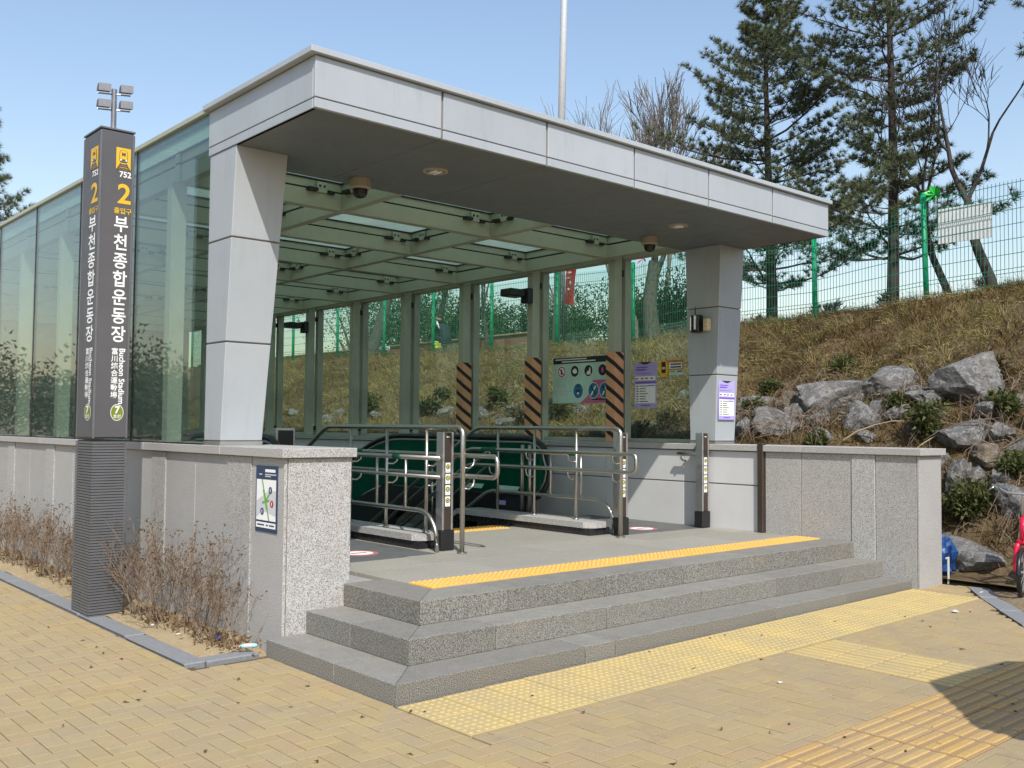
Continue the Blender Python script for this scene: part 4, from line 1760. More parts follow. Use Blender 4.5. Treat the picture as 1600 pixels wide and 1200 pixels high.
for i, a in enumerate((-.36, -.115, .135, .385)):
    cc = c + xd * a + UP * .115
    m_.disc(cc + e * 2, xd, UP, .082, .082, 26, 1)
    m_.disc(cc + e * 3, xd, UP, .074, .074, 26, 1 if i == 0 else 0)
    if i == 0:      # ring with a bar: prohibited
        m_.disc(cc + e * 4, xd, UP, .070, .070, 24, 5)
        m_.disc(cc + e * 5, xd, UP, .056, .056, 24, 1)
        m_.add([cc + e * 6 + xd * p + UP * q for p, q in ((-.05, .04), (-.04, .05), (.05, -.04), (.04, -.05))], [[0, 1, 2, 3]], 5)
        m_.add([cc + e * 6 + xd * p + UP * q for p, q in ((-.014, -.038), (.014, -.038), (.01, .03), (-.01, .03))], [[0, 1, 2, 3]], 0)
    elif i == 1:
        m_.add([cc + e * 4 + xd * p + UP * q for p, q in ((-.04, .01), (0, .04), (.035, .02), (.045, -.02), (.0, -.035), (-.035, -.02))], [list(range(6))], 1)
    elif i == 2:
        m_.add([cc + e * 4 + xd * p + UP * q for p, q in ((-.035, -.05), (.04, -.05), (.04, .02), (.02, .05), (.01, 0), (-.02, -.005))], [list(range(6))], 1)
    else:
        m_.add([cc + e * 4 + xd * p + UP * q for p, q in ((-.018, -.03), (.018, -.03), (.012, .03), (-.012, .03))], [[0, 1, 2, 3]], 2)
for i, a in enumerate((-.05, .225, .425)):
    cc = c + xd * a + UP * -.145
    m_.disc(cc + e * 2, xd, UP, .096, .106, 26, 1)
    m_.disc(cc + e * 3, xd, UP, .088, .098, 26, 3)
    if i == 0:
        m_.quad(cc + e * 4, xd, UP, -.03, .03, .05, .075, 4)
        m_.quad(cc + e * 4, xd, UP, -.035, .035, -.05, .02, 4)
        m_.quad(cc + e * 5, xd, UP, -.02, .02, -.045, -.02, 1)
    else:
        m_.add([cc + e * 4 + xd * p + UP * q for p, q in ((-.05, -.06), (-.03, -.07), (.05, .05), (.03, .065))], [[0, 1, 2, 3]], 1)
        m_.add([cc + e * 5 + xd * p + UP * q for p, q in ((-.05, .05), (-.03, .06), (.05, -.04), (.035, -.055))], [[0, 1, 2, 3]], 0)
for z, a0, a1 in ((-.075, -.50, -.28), (-.15, -.50, -.17), (-.19, -.50, -.25)):
    m_.quad(c + e, xd, UP, a0, a1, z - .008, z + .008, 6)
m_.quad(c + e * 2, xd, UP, .20, w2 - .02, -.268, -.25, 0)
m_.build('print', ['sign_black', 'sign_white', 'sign_pink', 'sign_blue', 'sign_navy', 'sign_red', 'sign_grey'], t, recalc=False)

# round red-rimmed floor stickers
for x, y, lab in ((1.50, 2.72, 'round red rimmed floor sticker on the left escalator landing'), (5.0, 2.62, 'round pale floor sticker on the right escalator landing')):
    t = thing('floor_sticker', lab, 'sticker', (x, y, ZP + .003))
    m_ = MB()
    m_.tube([(x, y, ZP + .0025), (x, y, ZP + .0045)], .17, 32)
    m_.build('rim', 'sticker_red', t)
    m_ = MB()
    m_.disc((x, y, ZP + .0053), (1, 0, 0), (0, 1, 0), .125, n=32, m=0)
    m_.build('face', 'sign_white', t)
    m_ = MB()
    m_.quad((x, y, ZP + .006), (1, 0, 0), (0, 1, 0), -.08, .08, -.02, .02, 0)
    m_.build('bar', 'sticker_red', t)

# ================================================================== CCTV, SPEAKERS, WALL BOXES
for x, y, lab in ((1.30, 2.47, 'dome security camera under the canopy near the left column'), (4.885, 2.42, 'dome security camera under the canopy near the right column')):
    t = thing('dome_camera', lab, 'security camera', (x, y, 3.42), 'dome cameras under the canopy')
    def lathe(prof, n=24):
        m_ = MB()
        V = [(x + r * math.cos(2 * math.pi * j / n), y + r * math.sin(2 * math.pi * j / n), z) for r, z in prof for j in range(n)]
        m_.add(V, [[i * n + j, i * n + (j + 1) % n, (i + 1) * n + (j + 1) % n, (i + 1) * n + j] for i in range(len(prof) - 1) for j in range(n)])
        return m_
    lathe([(.085, 3.5655), (.088, 3.55), (.088, 3.49), (.075, 3.478), (.0, 3.478)]).build('housing', 'cctv_cream', t, smooth=False)
    lathe([(.062, 3.4775), (.062, 3.455), (.055, 3.43), (.038, 3.413), (.015, 3.405), (.001, 3.404)]).build('dome', 'rubber', t, smooth=True)

for i, y, lab in ((1, YK[1], 'black box loudspeaker on the second glass wall post'), (5, YK[5], 'black box loudspeaker on a far glass wall post')):
    t = thing('wall_speaker', lab, 'speaker', (5.6, y, 3.2), 'black speakers on the glass wall posts')
    m_ = MB()
    m_.box(5.690, 5.784, y - .07, y + .09, 3.19, 3.39, .01)
    m_.build('mount', 'black_plastic', t)
    m_ = MB()
    m_.box(5.42, 5.69, y - .02, y + .20, 3.27, 3.37, .012)
    m_.build('cabinet', 'black_plastic', t)

t = thing('intercom_unit', 'dark intercom phone box with antenna on the right column', 'intercom', (5.74, 2.44, 2.60))
m_ = MB()
m_.box(5.665, 5.765, 2.385, 2.50, 2.605, 2.80, .012)
m_.build('body', 'black_plastic', t)
for ya, za in ((2.40, 2.63), (2.46, 2.62)):
    m_ = MB()
    m_.box(5.63, 5.664, ya, ya + .028, za, za + .16, .006)
    m_.build('handset', 'alu', t)
m_ = MB()
m_.tube([(5.70, 2.45, 2.80), (5.70, 2.45, 2.89)], .006, 6)
m_.build('antenna', 'black_plastic', t)
t = thing('wall_box', 'cream plastic switch box on the right column', 'switch box', (5.74, 2.30, 2.6))
m_ = MB()
m_.box(5.69, 5.764, 2.27, 2.345, 2.615, 2.755, .012)
m_.build('cover', 'phone_cream', t)
m_ = MB()
m_.box(5.685, 5.6895, 2.29, 2.325, 2.67, 2.70, .002)
m_.build('knob', 'phone_cream', t)
# handrail stub on the right wall behind the bollard
t = thing('wall_handrail', 'short stainless handrail bracket on the right white wall', 'handrail', (5.7, 3, 1.2))
m_ = MB()
m_.tube([(5.66, 2.34, 1.255), (5.66, 2.66, 1.255)], .02, 10)
m_.build('rail', 'stainless', t, smooth=True)
for y in (2.62,):
    m_ = MB()
    m_.tube([(XR + .01, y, 1.17), (5.69, y, 1.175), (5.66, y, 1.20), (5.66, y, 1.25)], .010, 8)
    m_.build('bracket', 'stainless', t, smooth=True)
# indicator stand behind the left wall
t = thing('indicator_display', 'steel framed black display on a post behind the left wall', 'display', (2.06, 4.95, ZP))
m_ = MB()
m_.tube([(1.99, 4.95, ZP), (1.99, 4.95, 1.26)], .025, 10)
m_.build('post', 'stainless', t, smooth=True)
m_ = MB()
m_.box(1.87, 2.10, 4.92, 5.0, 1.24, 1.50, .006)
m_.build('frame', 'alu', t)
m_ = MB()
m_.box(1.90, 2.075, 4.914, 4.9205, 1.265, 1.475)
m_.build('screen', 'black_plastic', t)

# ================================================================== FENCE ON THE BANK
FXX = 11.8
FY = [-9.6, -7.5, -5.4, -3.35, -1.35, .68, 2.71, 4.65, 6.7, 8.77, 10.98, 13.2, 15.5, 17.7, 20.1, 22.7, 25.2, 27.7, 30.2]
fe = thing('mesh_fence', 'bright green wire mesh fence along the top of the bank', 'fence', (FXX, 9, bank(FXX, 9)))


def fence_h(y):
    return 1.62 if y > 6 else (1.45 if y > 3.5 else 1.6)


for y in FY:
    z = bank(FXX, y)
    lean = {2.71: .05, 4.65: .02}.get(y, 0)
    m_ = MB()
    m_.tube([(FXX, y, z - .3), (FXX, y + lean, z + fence_h(y) + .06)], .042, 12)
    m_.tube([(FXX, y + lean, z + fence_h(y) + .06), (FXX, y + lean, z + fence_h(y) + .085)], [.046, .02], 12)
    m_.build('post', 'fence_green', fe, smooth=True)
for ya, yb in zip(FY, FY[1:]):
    za, zb = bank(FXX, ya), bank(FXX, yb)
    ha, hb = fence_h(ya), fence_h(yb)
    m_ = MB()
    L = yb - ya
    nv = int(L / .058)
    hw = .0045
    xx = FXX - .045
    fr = [.02, .12, .16, .30, .44, .58, .72, .82, .86, .97]
    def P(s, h):
        bow = .02 * math.exp(-((h - .14) / .03) ** 2) + .02 * math.exp(-((h - .84) / .03) ** 2)
        return (xx - bow, ya + L * s, za + (zb - za) * s + (.03 + h * (ha + (hb - ha) * s - .05)))
    for i in range(nv + 1):
        s = (i + .5) / (nv + 1)
        pts = [P(s, h) for h in (0, .11, .14, .17, .81, .84, .87, 1)]
        m_.tube(pts, hw, 3, cap=False)
    for h in fr:
        m_.tube([P(.0, h), P(1., h)], hw * 1.25, 3, cap=False)
    tag(m_.build('mesh_panel', 'wire_green', fe, recalc=False), kind='stuff')

t = thing('fence_board', 'white printed board hung behind the green fence at right', 'board', (FXX + .06, 2.14, 4.40))
m_ = MB()
m_.box(FXX + .05, FXX + .062, 1.735, 2.545, 4.42, 4.96, .002)
m_.build('panel', 'sign_white', t)
for s in (1.80, 2.48):
    m_ = MB()
    m_.tube([(FXX + .0, s, 4.93), (FXX + .05, s, 4.93)], .006, 6)
    m_.build('tie', 'steel_white', t)


def pinwheel(c, mat, label):
    t = thing('pinwheel', label, 'pinwheel', c)
    c = Vector(c)
    m_ = MB()
    m_.tube([c + Vector((.03, 0, -.35)), c + Vector((.03, 0, .0))], .006, 6)
    m_.build('stick', 'steel_white', t)
    m_ = MB()
    for k in range(6):
        a = k * math.pi / 3 + .3
        d = Vector((-.3, math.cos(a), math.sin(a))).normalized()
        e = Vector((0, -math.sin(a), math.cos(a)))
        p = [c, c + d * .10 + e * .05, c + d * .15 - Vector((.04, 0, 0)), c + d * .09 - e * .03 - Vector((.06, 0, 0))]
        m_.add(p, [[0, 1, 2], [0, 2, 3]])
    m_.build('sails', mat, t, recalc=False)


pinwheel((FXX, 2.57, 5.19), 'pinwheel_green', 'green toy pinwheel on top of a fence post at right')
pinwheel((FXX, 8.50, 4.92), 'pinwheel_pink', 'pink toy pinwheel on the fence seen under the canopy')

# ================================================================== FLAGPOLE, BANNER, FLOODLIGHT MAST
zz = bank(14, 13.2)
t = thing('flagpole', 'tall white metal flagpole rising behind the canopy', 'flagpole', (14, 13.25, zz))
m_ = MB()
m_.tube([(14, 13.28, zz - .2), (14, 13.05, 13.2), (14, 13.02, 15.5)], [.10, .09, .06], 14)
m_.build('pole', 'steel_white', t, smooth=True)
m_ = MB()
m_.tube([(14, 13.02, 15.5), (14, 13.02, 15.58), (14, 13.02, 15.64)], [.03, .07, .02], 12)
m_.build('finial', 'alu', t, smooth=True)
zz = bank(12.75, 11.5)
t = thing('street_banner', 'red street banner with white brush marks and yellow top beyond the fence', 'banner', (12.75, 11.5, zz))
m_ = MB()
m_.tube([(12.75, 11.75, zz - .1), (12.75, 11.75, 5.6)], .035, 10)
m_.build('pole', 'lamp_body', t, smooth=True)
m_ = MB()
NB = 12
V = []
for i in range(NB):
    s = i / (NB - 1)
    for j in range(4):
        u = j / 3
        V.append((12.75 + .03 * math.sin(4 * s + 2 * u), 11.70 - .40 * u * (1 - .25 * s), 5.58 - 1.2 * s - .04 * u))
m_.add(V, [[i * 4 + j, i * 4 + j + 1, i * 4 + j + 5, i * 4 + j + 4] for i in range(NB - 1) for j in range(3)])
o = m_.build('cloth', 'banner_red', t, recalc=False)
for (a, z0, w, h) in ((.15, 5.22, .05, .03), (.20, 5.10, .07, .03), (.16, 4.98, .08, .02), (.22, 4.86, .05, .05), (.17, 4.72, .06, .03)):
    m_ = MB()
    m_.add([(12.70, 11.70 - a + w, z0), (12.70, 11.70 - a, z0 + h), (12.70, 11.70 - a - w, z0 - .01), (12.70, 11.70 - a, z0 - h)], [[0, 1, 2, 3]])
    m_.build('brush_mark', 'sign_white', t, recalc=False)
m_ = MB()
m_.add([(12.705, 11.68, 5.57), (12.705, 11.40, 5.57), (12.705, 11.40, 5.44), (12.705, 11.68, 5.40)], [[0, 1, 2, 3]])
m_.build('yellow_band', 'sign_yellow', t, recalc=False)

t = thing('floodlight_mast', 'stadium floodlight mast with four lamps above the pylon sign', 'floodlight mast', (13.8, 45, 3.0))
m_ = MB()
m_.tube([(13.85, 45, 0), (13.8, 45, 18.25)], [.22, .13], 12)
m_.build('mast', 'alu', t, smooth=True)
hd = Vector((CAM.x - 13.8, CAM.y - 45, -6)).normalized()
for z in (17.45, 18.25):
    m_ = MB()
    m_.tube([(13.1, 45.3, z - .25), (14.5, 44.7, z - .25)], .04, 8)
    m_.build('crossarm', 'alu', t)
    for sx in (-.45, .45):
        px_, py_ = 13.8 + sx * 1.05, 45 - sx * .45
        m_ = MB()
        m_.hexa([(px_ - .27, py_ - .20, z - .18), (px_ + .27, py_ - .40, z - .18), (px_ + .30, py_ + .05, z - .12), (px_ - .24, py_ + .25, z - .12)],
                [(px_ - .27, py_ - .16, z + .2), (px_ + .27, py_ - .36, z + .2), (px_ + .25, py_ + .05, z + .22), (px_ - .2, py_ + .25, z + .22)])
        m_.build('lamp_head', 'lamp_body', t)

# ================================================================== VEGETATION
NR = np.random.default_rng(5)


def unit(a):
    return a / np.maximum(1e-9, np.linalg.norm(a, axis=-1, keepdims=True))


def needles(P, D, n, ln, wd, colA, colB, spread=.8):
    """n needle triangles round every tuft position"""
    k = len(P)
    p = np.repeat(P, n, 0)
    d = np.repeat(D, n, 0)
    d = unit(d * .75 + unit(NR.normal(size=p.shape)) * spread)
    L = NR.uniform(.65, 1.15, (len(p), 1)) * ln
    side = unit(np.cross(d, unit(NR.normal(size=p.shape)))) * wd
    V = np.stack([p - side, p + side, p + d * L], 1)
    tone = np.repeat(NR.uniform(0, 1, (k, 1)), n, 0) * .6 + NR.uniform(0, 1, (len(p), 1)) * .4
    C = np.array(colA) * (1 - tone) + np.array(colB) * tone
    return V, C


def pine(name, label, base, H, crown, trunk_r, seed, first=.16, density=1.0, needle=.12, lean=(0, 0)):
    rr = random.Random(seed)
    t = thing(name, label, 'tree', base)
    bx, by, bz = base
    def tp(z):
        s = z / H
        return Vector((bx + lean[0] * s + .05 * math.sin(3 * s + seed), by + lean[1] * s + .05 * math.cos(4 * s + seed), bz + z))
    m_ = MB()
    zs = [-.2] + [H * i / 14 for i in range(1, 15)]
    m_.tube([tp(z) for z in zs], [max(.012, trunk_r * (1 - .93 * max(0, z) / H)) for z in zs], 10)
    m_.build('trunk', 'bark_dark', t, smooth=True)
    br = MB()
    TP, TD = [], []
    z = H * first
    while z < H * .985:
        s = z / H
        L0 = crown(s)
        nb = rr.choice((4, 5, 5, 6))
        off = rr.uniform(0, 6.28)
        for i in range(nb):
            az = off + 6.283 * i / nb + rr.uniform(-.35, .35)
            L = L0 * rr.uniform(.55, 1.12)
            el = rr.uniform(.05, .30) + .55 * s * s
            d = Vector((math.cos(az) * math.cos(el), math.sin(az) * math.cos(el), math.sin(el)))
            p0 = tp(z + rr.uniform(-.08, .08))
            pts = []
            n = 6
            sag = rr.uniform(-.02, .10) * L
            for k in range(n + 1):
                u = k / n
                q = p0 + d * L * u + Vector((0, 0, -sag * math.sin(math.pi * u) + .12 * L * u * u))
                q += Vector((rr.uniform(-1, 1), rr.uniform(-1, 1), rr.uniform(-.5, .5))) * .02 * L
                pts.append(q)
            r0 = max(.010, .022 * L * (1.1 - .5 * s) * .55)
            br.tube(pts, [max(.004, r0 * (1 - .85 * k / n)) for k in range(n + 1)], 5, cap=False)
            # secondary shoots
            u = .22 + rr.uniform(0, .1)
            sd = 1
            while u < 1.0:
                k = min(n - 1, int(u * n))
                q = pts[k].lerp(pts[k + 1], u * n - k)
                ln = (.42 * L * (1 - u) + .16) * rr.uniform(.6, 1.2)
                side = d.cross(Vector((0, 0, 1))).normalized() * sd
                sd = -sd
                e = (d * rr.uniform(.4, .8) + side * rr.uniform(.5, .9) + Vector((0, 0, rr.uniform(.05, .45)))).normalized()
                q2 = q + e * ln + Vector((0, 0, .05 * ln))
                br.tube([q, q.lerp(q2, .5) + Vector((0, 0, -.02)), q2], [.007, .005, .003], 3, cap=False)
                m = max(2, int(ln / .085))
                for j in range(m):
                    f = (j + 1) / m
                    if f < .3 and ln > .3:
                        continue
                    TP.append(q.lerp(q2, f) + Vector((rr.gauss(0, .035), rr.gauss(0, .035), rr.gauss(0, .025))))
                    TD.append(e + Vector((0, 0, .35)))
                u += rr.uniform(.07, .12) / max(.5, density)
            TP.append(pts[-1])
            TD.append(d + Vector((0, 0, .5)))
            TP.append(pts[-2])
            TD.append(d + Vector((0, 0, .5)))
        z += H * rr.uniform(.038, .055)
    TP.append(tp(H))
    TD.append(Vector((0, 0, 1)))
    br.build('branches', 'bark_dark', t, org=base, recalc=False)
    P = np.array([tuple(p) for p in TP])
    D = unit(np.array([tuple(p) for p in TD]))
    V, C = needles(P, D, 32, needle * 1.08, .0060, (.034, .052, .020), (.205, .235, .115), .78)
    tri_cloud('crown', V, C, 'foliage', t, base)
    return t


def cr1(s):
    return 1.95 * (1 - max(0, s - .3) / .75) ** .9 * (.75 + .25 * math.sin(9 * s + 1)) if s > .3 else 1.6


b1 = (14.0, 7.02, bank(14, 7.02))
pine('pine_tree', 'broad pine tree behind the canopy, left of two pines by the fence', b1, 7.5, lambda s: 3.55 * (1.05 - s) ** .70 * (.80 + .28 * math.sin(11 * s + 2)), .12, 3, first=.13, density=2.0)
b2 = (13.2, 4.02, bank(13.2, 4.02))
pine('pine_tree', 'tall pine tree with long bare trunk right of the other pine', b2, 8.2, lambda s: 2.75 * (1.08 - s) ** .55 * (.74 + .34 * math.sin(13 * s + .5)), .11, 8, first=.12, density=1.75)
b3 = (12.6, .70, bank(12.6, .7))
pine('pine_tree', 'pine tree at the right picture edge, only its branch tips visible', b3, 7.0, lambda s: 1.15 * (1.05 - s) ** .5, .09, 21, first=.30, density=.6)
b4 = (3.75, 26.0, 0)
pine('pine_tree', 'dark conifer at the far left beyond the glass wall', b4, 10.6, lambda s: 3.0 * (1.05 - s) ** .6 * (.8 + .3 * math.sin(12 * s)), .16, 33, first=.2, density=.9, needle=.17)


def bare_tree(name, label, base, H, r0, seed, levels=4, spread=.55, mat='bark', n0=3, trunk_frac=.35, lean=(0, 0), twig=.006, kids=(3, 4)):
    rr = random.Random(seed)
    t = thing(name, label, 'tree', base)
    tr, br = MB(), MB()
    base = Vector(base)

    def grow(p, d, L, r, lev):
        n = 4
        pts, q = [p], p
        dd = d.copy()
        for k in range(n):
            dd = (dd + Vector((rr.gauss(0, .12), rr.gauss(0, .12), rr.gauss(0, .06) + .03))).normalized()
            q = q + dd * L / n
            pts.append(q)
        r1 = max(twig * .6, r * .62)
        (tr if lev == 0 else br).tube(pts, [r + (r1 - r) * k / n for k in range(n + 1)], 8 if lev == 0 else (5 if lev < 3 else 3), cap=False)
        if lev >= levels:
            return
        nk = rr.choice(kids) + (1 if lev >= 2 else 0)
        for i in range(nk):
            u = rr.uniform(.45, 1.0) if lev else rr.uniform(.7, 1.0)
            if i == 0:
                u = 1.0
            k = min(n - 1, int(u * n))
            q = pts[k].lerp(pts[k + 1], u * n - k)
            ax = Vector((rr.gauss(0, 1), rr.gauss(0, 1), rr.gauss(0, .3))).normalized()
            nd_ = (dd + ax * spread * rr.uniform(.6, 1.3) * (.35 if i == 0 else 1) + Vector((0, 0, .12))).normalized()
            grow(q, nd_, L * rr.uniform(.55, .82), max(twig, r1 * rr.uniform(.55, .85)), lev + 1)

    L0 = H * trunk_frac
    grow(base - Vector((0, 0, .15)), Vector((lean[0], lean[1], 1)).normalized(), L0, r0, 0)
    tr.build('trunk', mat, t, org=base, smooth=True, recalc=False)
    br.build('branches', mat, t, org=base, smooth=True, recalc=False)
    return t


bare_tree('bare_tree', 'thick leafless tree trunk with forking branches beyond the fence, beside the right column', (12.6, 8.95, bank(12.6, 8.95)), 6.2, .19, 4, 4, .6, 'bark', trunk_frac=.30)
bare_tree('bare_tree', 'pale leafless double trunk just left of the thick bare trunk', (12.7, 9.4, bank(12.7, 9.4)), 5.2, .085, 5, 4, .45, 'bark_pale', trunk_frac=.38, lean=(0, .25))
bare_tree('bare_tree', 'dark leafless tree with many upright branches at the right edge', (12.9, 2.1, bank(12.9, 2.1)), 7.4, .10, 36, 5, .58, 'bark_dark', trunk_frac=.24, kids=(2, 3), lean=(0, -.06))
bare_tree('bare_tree', 'slanting dark leafless trunk behind the white fence board', (13.3, 2.95, bank(13.3, 2.95)), 6.0, .075, 14, 4, .60, 'bark_dark', trunk_frac=.34, lean=(0, .28))
bare_tree('bare_tree', 'leafless tree forking low beyond the middle of the fence', (13.0, 14.7, bank(13, 14.7)), 4.6, .07, 17, 4, .55, 'bark', trunk_frac=.28)
bare_tree('bare_tree', 'leafless tree with dark trunk directly behind a fence post', (13.0, 16.95, bank(13, 16.95)), 4.8, .09, 19, 4, .5, 'bark_dark', trunk_frac=.42)
bare_tree('bare_tree', 'wide leafless trunk far along the fence', (13.4, 20.9, bank(13.4, 20.9)), 6.0, .22, 23, 4, .5, 'bark', trunk_frac=.4)
for i, (x, y, h, lab) in enumerate(((22.0, 20.4, 10.6, 'thin bare treetop just right of the flagpole above the canopy'),
                                    (22.0, 18.85, 10.4, 'thin bare treetop in the middle of three above the canopy'),
                                    (18.0, 13.2, 8.9, 'widest bare treetop left of the pines above the canopy'),
                                    (19.5, 13.6, 8.4, 'bare treetop just behind the widest one, beside the pines'))):
    bare_tree('bare_tree', lab, (x, y, 3.6), h * .78, .10, 40 + i, 5, .36, 'bark_pale', trunk_frac=.36, twig=.011)


def leafy(name, label, base, w, h, seed, colA, colB, n=2600, leaf=.05, stem=True, cat='shrub', ball=.55, blobs=9):
    """shrub or tree crown of small leaves in uneven clumps, with stems"""
    rng = np.random.default_rng(seed)
    t = thing(name, label, cat, base)
    bx, by, bz = base
    cen = []
    for k in range(blobs):
        a = rng.uniform(0, 6.28)
        r = rng.uniform(0, .36) * w
        cen.append((bx + r * math.cos(a), by + r * math.sin(a), bz + h * rng.uniform(.25, .82), rng.uniform(.16, .30) * min(w, h * 1.2)))
    cen = np.array(cen)
    idx = rng.integers(0, blobs, n)
    d = unit(rng.normal(size=(n, 3)))
    rad = cen[idx, 3][:, None] * rng.uniform(.2, 1.35, (n, 1)) ** .7
    P = cen[idx, :3] + d * rad * np.array([1, 1, .85])
    P[:, 2] = np.maximum(P[:, 2], bz + .01)
    dr = unit(d + rng.normal(size=(n, 3)) * .7 + np.array([0, 0, .3]))
    sd = unit(np.cross(dr, rng.normal(size=(n, 3))))
    L = leaf * rng.uniform(.6, 1.3, (n, 1))
    V1 = np.stack([P - sd * L * .28, P + sd * L * .28, P + dr * L], 1)
    tone = np.clip(rng.uniform(0, 1, (n, 1)) * .7 + rng.uniform(0, 1, (blobs, 1))[idx] * .3, 0, 1)
    C = np.array(colA) * (1 - tone) + np.array(colB) * tone
    m_ = MB()
    for k in range(blobs):
        c = cen[k]
        m_.tube([(bx, by, bz - .05), ((bx + c[0]) / 2 + .03, (by + c[1]) / 2, bz + (c[2] - bz) * .55), tuple(c[:3])], [.02 * h + .004, .012 * h + .003, .004], 4, cap=False)
    m_.build('stems', 'twig', t, org=base, recalc=False)
    tri_cloud('foliage', V1, C, 'foliage', t, base)
    return t


GA, GB = (.030, .042, .012), (.135, .150, .045)
SHRUBS = [(9.31, 2.77, .56, .43, 'olive shrub high on the bank above the flat boulder'),
          (8.97, 3.64, .42, .28, 'low olive shrub on the bank right of the column'),
          (7.89, .88, .60, .60, 'bushy green shrub rising over the right wall coping'),
          (7.25, 1.85, .42, .24, 'low dark green shrub just above the right wall coping'),
          (8.15, 3.37, .42, .32, 'dark green shrub clinging to the boulder beside the column'),
          (8.14, 1.35, .44, .28, 'dark green shrub under the layered boulder'),
          (8.10, .08, .52, .42, 'dark shrub below the largest boulder at right'),
          (7.29, .11, .66, .62, 'large dark shrub above the low boulder right of the wall end'),
          (8.83, .45, .40, .45, 'brown green shrub right of the largest boulder'),
          (8.58, 9.15, .62, .45, 'green shrub between two striped posts through the glass'),
          (7.84, 6.90, .50, .44, 'bright green shrub below the safety poster'),
          (8.72, 11.06, .46, .34, 'small olive shrub left of the first striped post'),
          (7.97, 12.50, .50, .44, 'green shrub seen through the far glass panes'),
          (8.21, 10.75, .46, .38, 'round green shrub among the pale rocks through the glass'),
          (7.62, -.19, .46, .36, 'dark shrub at the right edge above the bicycle'),
          (7.60, 7.37, .56, .30, 'low brownish shrub behind the middle railing'),
          (7.06, 4.44, .50, .28, 'low dark shrub at the foot of the glass near the column'),
          (7.51, 4.37, .42, .32, 'dry shrub below the lilac notice on the glass')]
for i, (x, y, w, h, lab) in enumerate(SHRUBS):
    dry = i in (8, 15, 17)
    leafy('shrub', lab, (x, y, bank(x, y) - .03), w * (.78 if y < 4 else 1.0), h * (.75 if y < 4 else .95), 100 + i, (.05, .04, .018) if dry else GA, (.16, .12, .05) if dry else GB, 1250, .06, blobs=15)

# evergreen growth beyond the fence
BGT = [(17.5, 22.0, 3.2, 2.4, 'far evergreen bush beyond the fence, leftmost through the glass'), (17.0, 19.2, 2.4, 2.0, 'rounded evergreen bush beyond the fence, second through the glass'),
       (18.5, 25.5, 3.6, 3.2, 'tall evergreen thicket beyond the far end of the fence'), (16.5, 16.8, 2.6, 1.75, 'evergreen bush behind the crouching person'),
       (16.0, 14.4, 2.6, 1.9, 'dense evergreen bush behind the second striped post'), (15.8, 12.4, 2.2, 2.0, 'evergreen bush left of the red banner'),
       (15.5, 10.6, 2.2, 1.8, 'evergreen bush right of the red banner'), (15.0, 8.0, 1.8, .95, 'low evergreen bush behind the thick bare trunk'),
       (14.8, 6.2, 1.8, .75, 'low evergreen bush just right of the right column'), (14.6, 4.8, 1.5, .55, 'low bush between the two pine trunks'),
       (22.0, 30.5, 5.0, 4.4, 'large evergreen tree mass far behind the glass, left'), (24, 38, 6, 6, 'distant evergreen tree past the end of the fence'),
       (14.9, 3.0, 1.6, .6, 'low bush behind the slanting dark trunk'), (20, 15, 4.0, 1.9, 'broad low thicket beyond the red banner')]
for i, (x, y, w, h, lab) in enumerate(BGT):
    if i in (7, 8, 9, 12):
        bare_tree('bare_shrub', {7: 'grey leafless shrub behind the thick bare trunk', 8: 'grey leafless shrub just right of the right column', 9: 'grey leafless shrub between the two pine trunks', 12: 'grey leafless shrub behind the slanting dark trunk'}[i], (x, y, bank(x, y)), 1.9, .03, 700 + i, 4, .75, 'bark_pale', trunk_frac=.16, twig=.006, kids=(4, 5))
        continue
    thin = False
    leafy('evergreen_bush', lab, (x, y, bank(x, y) - .05), w, h * (1.5 if thin else 1), 300 + i, (.05, .07, .025) if thin else (.020, .042, .012), (.17, .19, .08) if thin else (.085, .13, .04), 900 if thin else int(3600 + 500 * w), .11 if w > 3 else .085, cat='bush', blobs=16)

# cable poles across the road, left of the picture (seen mirrored in the left glass)
for i, y in enumerate((2.0, 26.0)):
    t = thing('utility_pole', ['wooden cable pole across the road, nearer one', 'wooden cable pole across the road, farther one'][i], 'utility pole', (-13, y, 0))
    m_ = MB()
    m_.tube([(-13, y, -.2), (-13, y, 8.2)], [.16, .11], 10)
    m_.build('pole', 'wood_pole', t, smooth=True)
    m_ = MB()
    m_.box(-13.6, -12.4, y - .05, y + .05, 7.5, 7.6)
    m_.build('crossarm', 'wood_pole', t)
t = thing('overhead_cable', 'black overhead cables strung between the cable poles', 'cable', (-13, 14, 7))
for k, x in enumerate((-13.5, -13.2, -12.6)):
    m_ = MB()
    m_.tube([(x, 2 + 24 * i / 16, 7.6 - 1.1 * math.sin(math.pi * i / 16) - .25 * k) for i in range(17)], .022, 5)
    m_.build('cable', 'cable', t)

# wooded belt far across the road
rng = np.random.default_rng(77)
n = 90000
cy = np.concatenate([rng.uniform(-60, 170, 60), rng.uniform(62, 110, 60)])
ch = rng.uniform(4, 9, 120)
cx = np.concatenate([rng.uniform(-62, -44, 60), rng.uniform(-62, -4, 60)])
k = rng.integers(0, 120, n)
d = unit(rng.normal(size=(n, 3)))
P = np.column_stack([cx[k], cy[k], ch[k] * .55]) + d * np.column_stack([ch[k] * .5, ch[k] * .55, ch[k] * .5]) * rng.uniform(.3, 1.12, (n, 1))
P[:, 2] = np.maximum(P[:, 2], .2)
dr = unit(rng.normal(size=(n, 3)) + np.array([0, 0, .3]))
sd = unit(np.cross(dr, rng.normal(size=(n, 3)))) * .13
V = np.stack([P - sd, P + sd, P + dr * .42], 1)
tone = rng.uniform(0, 1, (n, 1))
C = np.array([.05, .07, .04]) * (1 - tone) + np.array([.16, .17, .10]) * tone
